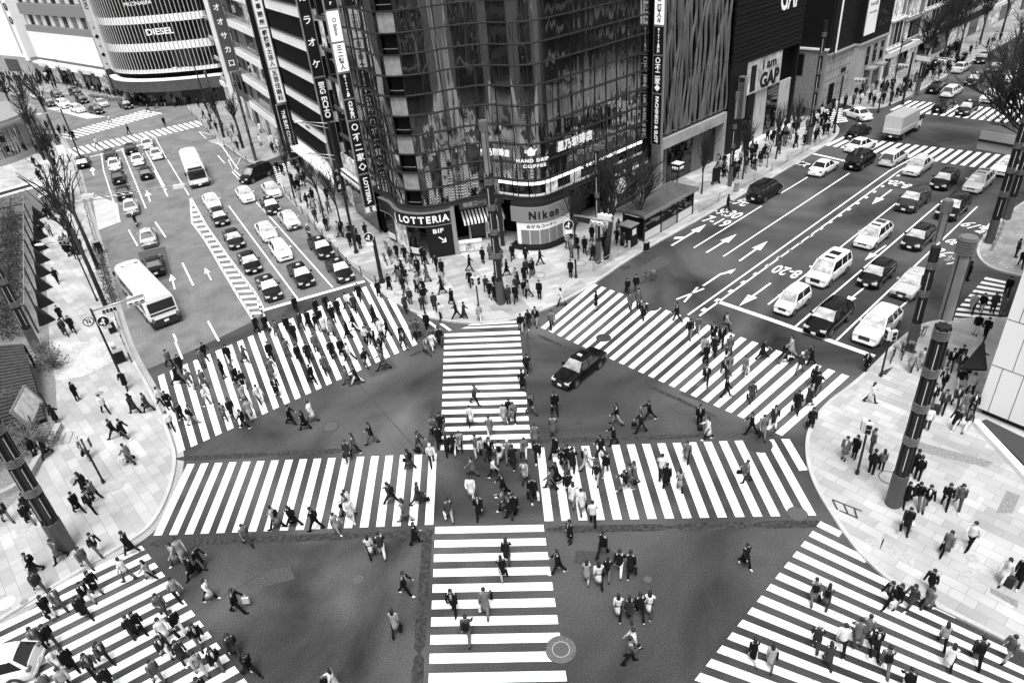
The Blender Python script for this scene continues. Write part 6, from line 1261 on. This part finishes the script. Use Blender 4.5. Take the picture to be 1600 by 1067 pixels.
# subway entrance frame and round glass building at the left edge
p=at(24,340,.13); t=empty('subway_entrance','pale box framed stair entrance at the left edge','entrance',place(p.x,p.y,.13,hdg(24,340,20,-6))); bx('frame',(-4.2,4.2,-1.6,-1.2,0,3.2),concrete,t); bx('canopy',(-4.2,4.2,-1.2,2.2,2.7,3.2),pale,t); bx('canopy_slot',(-3.2,3.2,-.4,.9,3.2,3.24),black,t); bx('side_wall',(-4.2,-3.9,-1.2,2.2,0,2.7),concrete,t); bx('side_wall',(3.9,4.2,-1.2,2.2,0,2.7),concrete,t)
t=empty('round_pavilion','curved glass and metal round building at the far left edge','building',place(at(-62,250).x,at(-62,250).y,0)); R0=13
def cylshell(z0,z1,r,nm,m_): mb=MB(); mb.loft([[(rr*cos(2*pi*k/48),rr*sin(2*pi*k/48),z) for k in range(48)] for rr,z in ((r,z0),(r,z1))]); return mb.obj(nm,m_,t)
cylshell(0,1.0,R0+.2,'plinth',concrete); cylshell(1,5.5,R0,'glass_wall',mglass); cylshell(5.5,5.9,R0+.5,'roof_ring',steel); cylshell(5.9,6.3,R0-.2,'roof',grey)
mb=MB()
for k in range(40): an=2*pi*k/40; c,s=cos(an),sin(an); mb.tube([((R0+.1)*c,(R0+.1)*s,1),((R0+.1)*c,(R0+.1)*s,5.5)],.07,4)
mb.obj('mullions',steel,t)
# park on the left
p=at(30,640,.13); t=empty('slatted_roof','dark sloping roof of parallel timber slats in the park at the left edge','roof',place(0,0,0)); A_,B_,C_,D_=at(62,590,1.0),at(64,560,2.4),at(-60,470,3.4),at(-70,700,1.2)
q0,q1,q2,q3=at(70,652,.5),at(35,535,2.6),at(-90,545,3.2),at(-60,700,.9); mb=MB(); n=26
for k in range(n):
    f0,f1=k/n,(k+.62)/n; a,b,c,d=q0.lerp(q1,f0),q0.lerp(q1,f1),q3.lerp(q2,f1),q3.lerp(q2,f0); dn=Vector((0,0,-.12)); mb.add([a,b,c,d,a+dn,b+dn,c+dn,d+dn],[(0,1,2,3),(7,6,5,4),(0,4,5,1),(1,5,6,2),(2,6,7,3),(3,7,4,0)])
mb.obj('slats',mat('timber_dark',.035,.7,ns=3,na=.4),t)
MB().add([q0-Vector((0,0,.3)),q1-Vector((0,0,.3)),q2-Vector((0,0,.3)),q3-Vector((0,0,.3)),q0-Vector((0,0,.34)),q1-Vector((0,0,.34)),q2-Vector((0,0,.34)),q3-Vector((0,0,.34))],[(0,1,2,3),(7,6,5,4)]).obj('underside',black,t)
for q_ in (q0,q1,q0.lerp(q3,.5),q1.lerp(q2,.5)): MB().tube([(q_.x,q_.y,.13),(q_.x,q_.y,q_.z-.3)],.09,6).obj('post',dark,t)
p=at(66,655,.13); t=empty('map_board','leaning pale map board in a grey frame beside the park roof','notice board',place(p.x,p.y,.13,hdg(66,655,10,-22))); 
bxm('board_frame',(-1.7,1.7,-.08,.08,.5,2.3),steel,t,Matrix.Rotation(-.35,4,'X')); bxm('map_sheet',(-1.45,1.45,-.1,-.08,.65,2.15),mat('map_sheet',.6,.6,ns=1.5,na=.3),t,Matrix.Rotation(-.35,4,'X')); bxm('map_sheet',(-1.45,1.45,.08,.1,.65,2.15),MATS['map_sheet'],t,Matrix.Rotation(-.35,4,'X'))
for s in (-1,1): cyl(MB(),s*1.5,0,0,1.4,.05).obj('leg',dark,t)
def twigs(mb,c,r,n,h,rr=rnd,t=.02):
    """bare stems fanning from a root"""
    for i in range(n):
        a=rr.uniform(0,2*pi); s=rr.uniform(.2,1)*r; p0=Vector(c); p1=p0+Vector((cos(a)*s*.35,sin(a)*s*.35,h*.5)); p2=p0+Vector((cos(a)*s,sin(a)*s,h*rr.uniform(.8,1.1))); mb.tube([p0,p1,p2],[t,t*.7,t*.25],4,False)
        for _ in range(3): f=rr.uniform(.3,.9); b=p1.lerp(p2,f); mb.tube([b,b+Vector((rr.uniform(-.5,.5),rr.uniform(-.5,.5),rr.uniform(.1,.5)))],[t*.5,t*.15],3,False)
def leafy(mb,c,rx,ry,rz,n,s=.12,rr=rnd):
    for i in range(n):
        v=Vector((rr.gauss(0,.45),rr.gauss(0,.45),rr.gauss(0,.45)))
        if v.length>1: v.normalize()
        p=Vector((c[0]+v.x*rx,c[1]+v.y*ry,max(c[2]+v.z*rz,.15))); a=Vector((rr.uniform(-1,1),rr.uniform(-1,1),rr.uniform(-1,1))).normalized()*s; b=a.cross(Vector((rr.uniform(-1,1),rr.uniform(-1,1),1))).normalized()*s*.6
        mb.add([p-a,p+b,p+a,p-b],[(0,1,2,3)])
for x,y,lab,r_ in ((45,690,'bare tangled shrub under the map board',1.6),(18,640,'bare shrub with long stems through the slatted roof',1.8),(12,720,'bare shrub in the round bed at the left edge',1.8),(70,700,'low shrub at the tip of the planted bed',1.2),(85,575,'dense dark shrub in the planter by the park wall',1.3),(72,560,'dense shrub nearest the dark lamp column',1.3),(20,600,'bare shrub left of the dark lamp column',1.5)):
    p=at(x,y,.13); t=empty('shrub',lab,'shrub',place(p.x,p.y,.13),'shrubs in the park'); mb=MB(); twigs(mb,(0,0,0),r_,26,1.7,t=.03); mb.obj('stems',mat('twig_pale',.16,.8),t); mb=MB(); leafy(mb,(0,0,.6),r_,r_,.6,380,.09); mb.obj('leaves',hedge,t)
t=empty('planter','curved concrete planter edge around the bed at the left edge','planter',place(0,0,0)); k_=smoothpts([at(*p,.13) for p in ((95,668),(84,692),(62,720),(45,752),(20,770),(-30,790))]); mb=MB()
L1=[];
for i,pp in enumerate(k_):
    a=k_[max(i-1,0)];b=k_[min(i+1,len(k_)-1)];d=(b-a).normalized();q=Vector((d.y,-d.x,0)); L1.append([pp+q*.2+Vector((0,0,0)),pp+q*.2+Vector((0,0,.45)),pp-q*.2+Vector((0,0,.45)),pp-q*.2])
mb.loft(L1); mb.obj('edge',concrete,t)
# pergola rows
t=empty('pergola','long dark pergola overgrown with bare branches at the left edge','pergola',place(0,0,0)); a0_,a1_=at(60,520,.13),at(52,335,.13); u=(a1_-a0_); Lp=u.length; u.normalize(); v=Vector((u.y,-u.x,0))*-1; W_=4.2
for k in range(9):
    c=a0_+u*(Lp*k/8)
    for s in (0,1): q=c+v*W_*s; cyl(MB(),q.x,q.y,.13,2.9,.08,n=6).obj('post',dark,t)
    MB().tube([c+Vector((0,0,2.8)),c+v*W_+Vector((0,0,2.8))],.07,5).obj('beam',dark,t)
for s in (0,.33,.66,1): MB().tube([a0_+v*W_*s+Vector((0,0,2.9)),a1_+v*W_*s+Vector((0,0,2.9))],.06,5).obj('beam',steel if s==0 else dark,t)
mb=MB()
for k in range(300):
    c=a0_+u*rnd.uniform(0,Lp)+v*rnd.uniform(-.3,W_+.3)+Vector((0,0,rnd.uniform(2.7,3.3))); d=Vector((rnd.gauss(0,1),rnd.gauss(0,1),rnd.gauss(0,.25)))*.8; mb.tube([c,c+d*.5+Vector((0,0,.15)),c+d],[.03,.02,.006],3,False)
mb.obj('branches',bark,t)
t2=empty('hedge','dense dark hedge under the pergola at the left edge','hedge',place(0,0,0)); mb=MB()
for k in range(60): c=a0_+u*(Lp*(k+.5)/60)+v*(W_*.55); leafy(mb,(c.x,c.y,1.0),1.6,1.6,1.3,90,.13)
mb.obj('leaves',hedge,t2)
for k in range(9):
    c=a0_+u*(Lp*(k+.3)/9)-v*.5; o=MB().add([(0,0,0),(.5,-1.0,0),(1.9,-.2,0),(.2,.1,1.5),(1.5,.1,1.5),(1.9,.4,0),(0,.4,0)],[(0,3,6),(0,1,3),(1,2,4,3),(2,5,4),(3,4,5,6),(0,6,5,2,1)]).obj('bench_block',black); o.matrix_world=place(c.x,c.y,.13,atan2(u.y,u.x)); o['category']='bench'; o['group']='dark wedge benches by the pergola'; reg(o,'dark wedge shaped bench along the pergola',60-k)
# bicycles
def bike(px,py,a,lab=None):
    t=bpy.data.objects.new('bicycle',None); C.objects.link(t); p=at(px,py,.13); t.matrix_world=place(p.x,p.y,.13,a)
    for x in (-.52,.52):
        mb=MB(); R1,r1=.32,.022; mb.loft([[(x+(R1+r1*cos(j*pi/2))*cos(2*pi*k/18),r1*sin(j*pi/2),R1+.02+(R1+r1*cos(j*pi/2))*sin(2*pi*k/18)) for j in range(4)] for k in range(19)],cap=False); mb.obj('wheel',tyre,t)
    mb=MB(); mb.tube([(-.52,0,.34),(-.1,0,.3),(.32,0,.75),(-.2,0,.72),(-.1,0,.3)],.02,5);mb.tube([(-.52,0,.34),(-.2,0,.72),(-.22,0,.88)],.018,5);mb.tube([(.52,0,.34),(.32,0,.75),(.3,0,.95)],.02,5);mb.obj('frame',dark,t)
    MB().tube([(.2,.26,1.0),(.32,0,.96),(.2,-.26,1.0)],.015,5).obj('handlebar',steel,t); MB().ell((-.24,0,.92),(.14,.08,.04),8,4).obj('saddle',black,t)
    MB().box(.42,.68,-.17,.17,.72,.92).obj('basket',steel,t)
    t['category']='bicycle'; t['group']='parked bicycles'; z_,_=zone(px,py); reg(t,lab or 'parked bicycle with front basket, '+z_,px)
for x,y,a in ((1394,562,.9),(1408,556,1.1),(1416,549,.8),(1422,556,1.2),(1436,530,.6),(1012,440,.3),(606,392,2.0),(612,402,2.2),(603,412,1.9),(628,420,2.1),(132,372,2.0),(127,360,2.1),(122,349,2.0),(118,337,1.9),(186,560,2.2)): bike(x,y,a)
# small street things
def pboard(px,py,w,h,label,m_=whitewall,a=.3,z=.3):
    p=at(px,py,.13); t=empty('sign_board',label,'sign board',place(p.x,p.y,.13,a),'small standing boards'); bx('board',(-w/2,w/2,-.05,.05,z,z+h),m_,t); bx('leg',(-w/2,-w/2+.06,-.2,.2,0,z),dark,t); bx('leg',(w/2-.06,w/2,-.2,.2,0,z),dark,t); return t
pboard(604,352,1.6,1.5,'white poster stand at the foot of the vertical signs'); pboard(432,232,.9,1.0,'small white board nearest the suit shop sign'); pboard(425,225,.8,1.0,'small white board on the side street corner'); pboard(1118,288,1.0,1.6,'dark notice board at the right end of the bus shelter',bdark); pboard(104,254,1.1,1.5,'white parking board at the far left kerb',whitewall,.2,1.2)
t=pole(571,330,5.0,.07,name='banner_pole',label='white banner hanging from a post near the karaoke entrance',cat='banner'); bx('cloth',(.1,1.3,-.02,.02,2.0,4.6),whitewall,t)
t=pole(1198,262,3.0,.05,name='sign_post',label='two round signs on one thin post by the upper right kerb',cat='sign post'); roundsign(t,0,-.1,2.9,.3,.36,'no',False); roundsign(t,0,-.1,2.1,.3,.34,'left')
t=pole(1246,160,7.5,.06,name='street_pole',label='thin pale pole before the stone building side wall',cat='pole',m_=pale)
for x,y,w_,h_,lab,m_ in ((190,566,.8,1.1,'dark control cabinet by the left signal pole',bdark),(178,520,.6,1.1,'dark cabinet behind the city bus on the left kerb',bdark),(157,395,.7,1.3,'dark cabinet between bare trees on the left kerb',bdark),(1150,300,.5,1.0,'short grey box on the upper right kerb',grey),(1010,392,.5,.9,'small dark bin beside the bus shelter kiosk',bdark)):
    p=at(x,y,.13); t=empty('utility_box',lab,'utility box',place(p.x,p.y,.13,.6),'utility boxes'); bx('cabinet',(-w_/2,w_/2,-w_/3,w_/3,.08,h_),m_,t); bx('lid',(-w_/2-.03,w_/2+.03,-w_/3-.03,w_/3+.03,h_,h_+.05),grey,t); bx('plinth',(-w_/2,w_/2,-w_/3,w_/3,0,.08),concrete,t)
# overhead road sign seen from behind at the right edge
p=at(1662,262,.13); P1,P2=at(1531,196,6.6),at(1610,246,5.0)
c=at(1572,224,6.2); t=empty('road_sign','grey ribbed back of an overhead road sign at the right edge','road sign',place(c.x,c.y,0,RA+pi/2-.15)); bx('panel',(-3.2,2.4,-.05,.05,5.2,7.0),mat('sign_back',.36,.5),t)
for k in range(5): bx('rib',(-3.2,2.4,-.12,-.05,5.3+k*.4,5.36+k*.4),dark,t)
bx('arm',(-6.5,2.4,.06,.2,6.0,6.2),dark,t); cyl(MB(),-6.5,.1,.13,7,.14).obj('pole',dark,t)
# hedge strip by the far pavement, planted strips
for pts,lab in ((((140,152),(225,166)),'long low dark hedge before the department store crowd'),(((178,476),(150,385)),'low planting strip between bare trees on the left kerb')):
    a,b=at(*pts[0],.13),at(*pts[1],.13); mb=MB(); n=int((b-a).length*1.4)
    for k in range(n): c=a.lerp(b,(k+.5)/n); leafy(mb,(c.x,c.y,.5),.7,.7,.5,50,.1)
    tag(mb.obj('hedge',hedge),lab,'hedge')
# ================= TREES =================
def bare_tree(px,py,h,spread,label,seed,lean=(0,0),r=.16,pos=None,vase=False,group='bare street trees',buds=0,z0=.13,fork=.38,lv=4):
    rr=random.Random(seed); p=pos or at(px,py,z0); t=empty('bare_tree',label,'tree',place(p.x,p.y,z0),group); T=MB(); B_=MB()
    fz=h*fork; top=Vector((lean[0]*fz,lean[1]*fz,fz)); T.tube([(0,0,0),(lean[0]*fz*.4+.04,lean[1]*fz*.4,fz*.5),top],[r*1.15,r*.95,r*.8],8)
    def grow(p0,d,L,rd,lv):
        if lv==0 or rd<.004: return
        n=3; pts=[p0]; dd=d.copy()
        for i in range(n): dd=(dd+Vector((rr.gauss(0,.13),rr.gauss(0,.13),rr.gauss(.05,.08)))).normalized(); pts.append(pts[-1]+dd*L/n)
        B_.tube(pts,[rd,rd*.85,rd*.7,rd*.5],5 if lv>2 else 3,False)
        for i in range(1,n+1):
            for _ in range(2 if lv>1 else 1):
                ax=Vector((rr.gauss(0,1),rr.gauss(0,1),rr.gauss(0,.5))).normalized(); nd=(dd+ax*(.55 if not vase else .3)+Vector((0,0,.12 if not vase else .35))).normalized(); grow(pts[i],nd,L*rr.uniform(.5,.72),rd*(.62 if i<n else .6),lv-1)
    nb=5 if not vase else 7
    for k in range(nb):
        a=2*pi*k/nb+rr.uniform(-.4,.4); s=spread/h; d=Vector((cos(a)*s*rr.uniform(.5,1.1)+lean[0],sin(a)*s*rr.uniform(.5,1.1)+lean[1],1 if not vase else 1.4)).normalized(); st=top*(rr.uniform(.72,1) if k else 1); grow(Vector((st.x,st.y,st.z)),d,h*.3,r*.5,lv)
    T.obj('trunk',bark,t,True); B_.obj('branches',bark,t,True)
    if buds: 
        m_=MB()
        for v in B_.v[::buds]: leafy(m_,v,.25,.25,.2,2,.07,rr)
        m_.obj('crown',hedge,t)
    return t
bare_tree(947,405,11,3.4,'thick bare leaning tree at the corner pavement beside the bus shelter',1,(.12,-.05),.26); bare_tree(1003,370,9,2.6,'bare tree rising behind the bus shelter near the camera shop',2,(-.1,0),.16)
bare_tree(897,400,7.5,2.2,'smaller bare tree beside the camera shop wall',12,(.05,0),.1)
for x,y,h,l,s in ((1096,303,8.5,'slim vase shaped bare tree before the framed entrance',3),(1160,280,8,'slim vase shaped bare tree before the black store corner',4),(1212,249,8,'slim vase shaped bare tree before the lit poster window',5),(1240,232,7.5,'slim vase shaped bare tree nearest the far right corner',6)): bare_tree(x,y,h,1.7,l,s,(0,0),.09,vase=True,fork=.3,lv=3)
for x,y,h,l,s in ((460,310,8.5,'slim bare tree by the side street kerb on the left street',7),(507,346,8,'slim bare tree before the white banded block',8),(535,365,8,'slim bare tree nearest the karaoke entrance',9)): bare_tree(x,y,h,2.0,l,s,(0,0),.1,fork=.5,lv=3)
for x,y,h,sp,l,s in ((165,478,12,2.4,'tall bare tree with forked trunk by the left kerb, nearest',21),(154,421,11,2.2,'tall bare tree by the left kerb, second from the bus',22),(125,398,10,2.2,'bare tree beside the lattice arm post',23),(90,220,10,2.2,'bare tree at the far left crossing corner',24),(62,216,10,2.2,'bare tree second from the far left crossing',25),(33,200,10,2.2,'bare tree farthest left beyond the round building',26),(100,300,8,2.4,'bare tree beside the striped shelter',27),(70,250,9,2.4,'bare tree beside the left pavement crowd',28),(380,232,7,1.8,'bare tree before the balcony block',29),(350,215,7,1.8,'bare tree before the dark tower',30)): bare_tree(x,y,h,sp*.8,l,s,(0,0),.19,fork=.66,lv=2 if s<24 else 3)
for k,(x,y,h,l) in enumerate(((1470,105,13,'tall bare tree up the right street beyond the narrow white block'),(1440,128,11,'bare tree before the pilastered pale block'),(1496,90,12,'bare tree before the dark slab block'),(1530,70,12,'bare tree before the mid grey block far up the street'),(1565,52,12,'bare tree before the pale wide block'))): bare_tree(x,y,h,4,l,40+k,(0,0),.18)
for k,(x,y,h,sp,l,b,ln) in enumerate(((54,64.2,14.5,11,'large bare tree with fine twigs overhanging the upper right corner',6,(-.38,.28)),(52.5,62.5,14,8,'bare tree at the right edge whose long branches reach over the cars',0,(-.3,.2)),(63,73,15,12,'bare tree with fine twigs behind the one at the right edge',5,(-.45,.35)))):
    bare_tree(0,0,h,sp,l,60+k,ln,.24,pos=Vector((x,y,.13)),buds=b*2,fork=.56)
finish_labels()
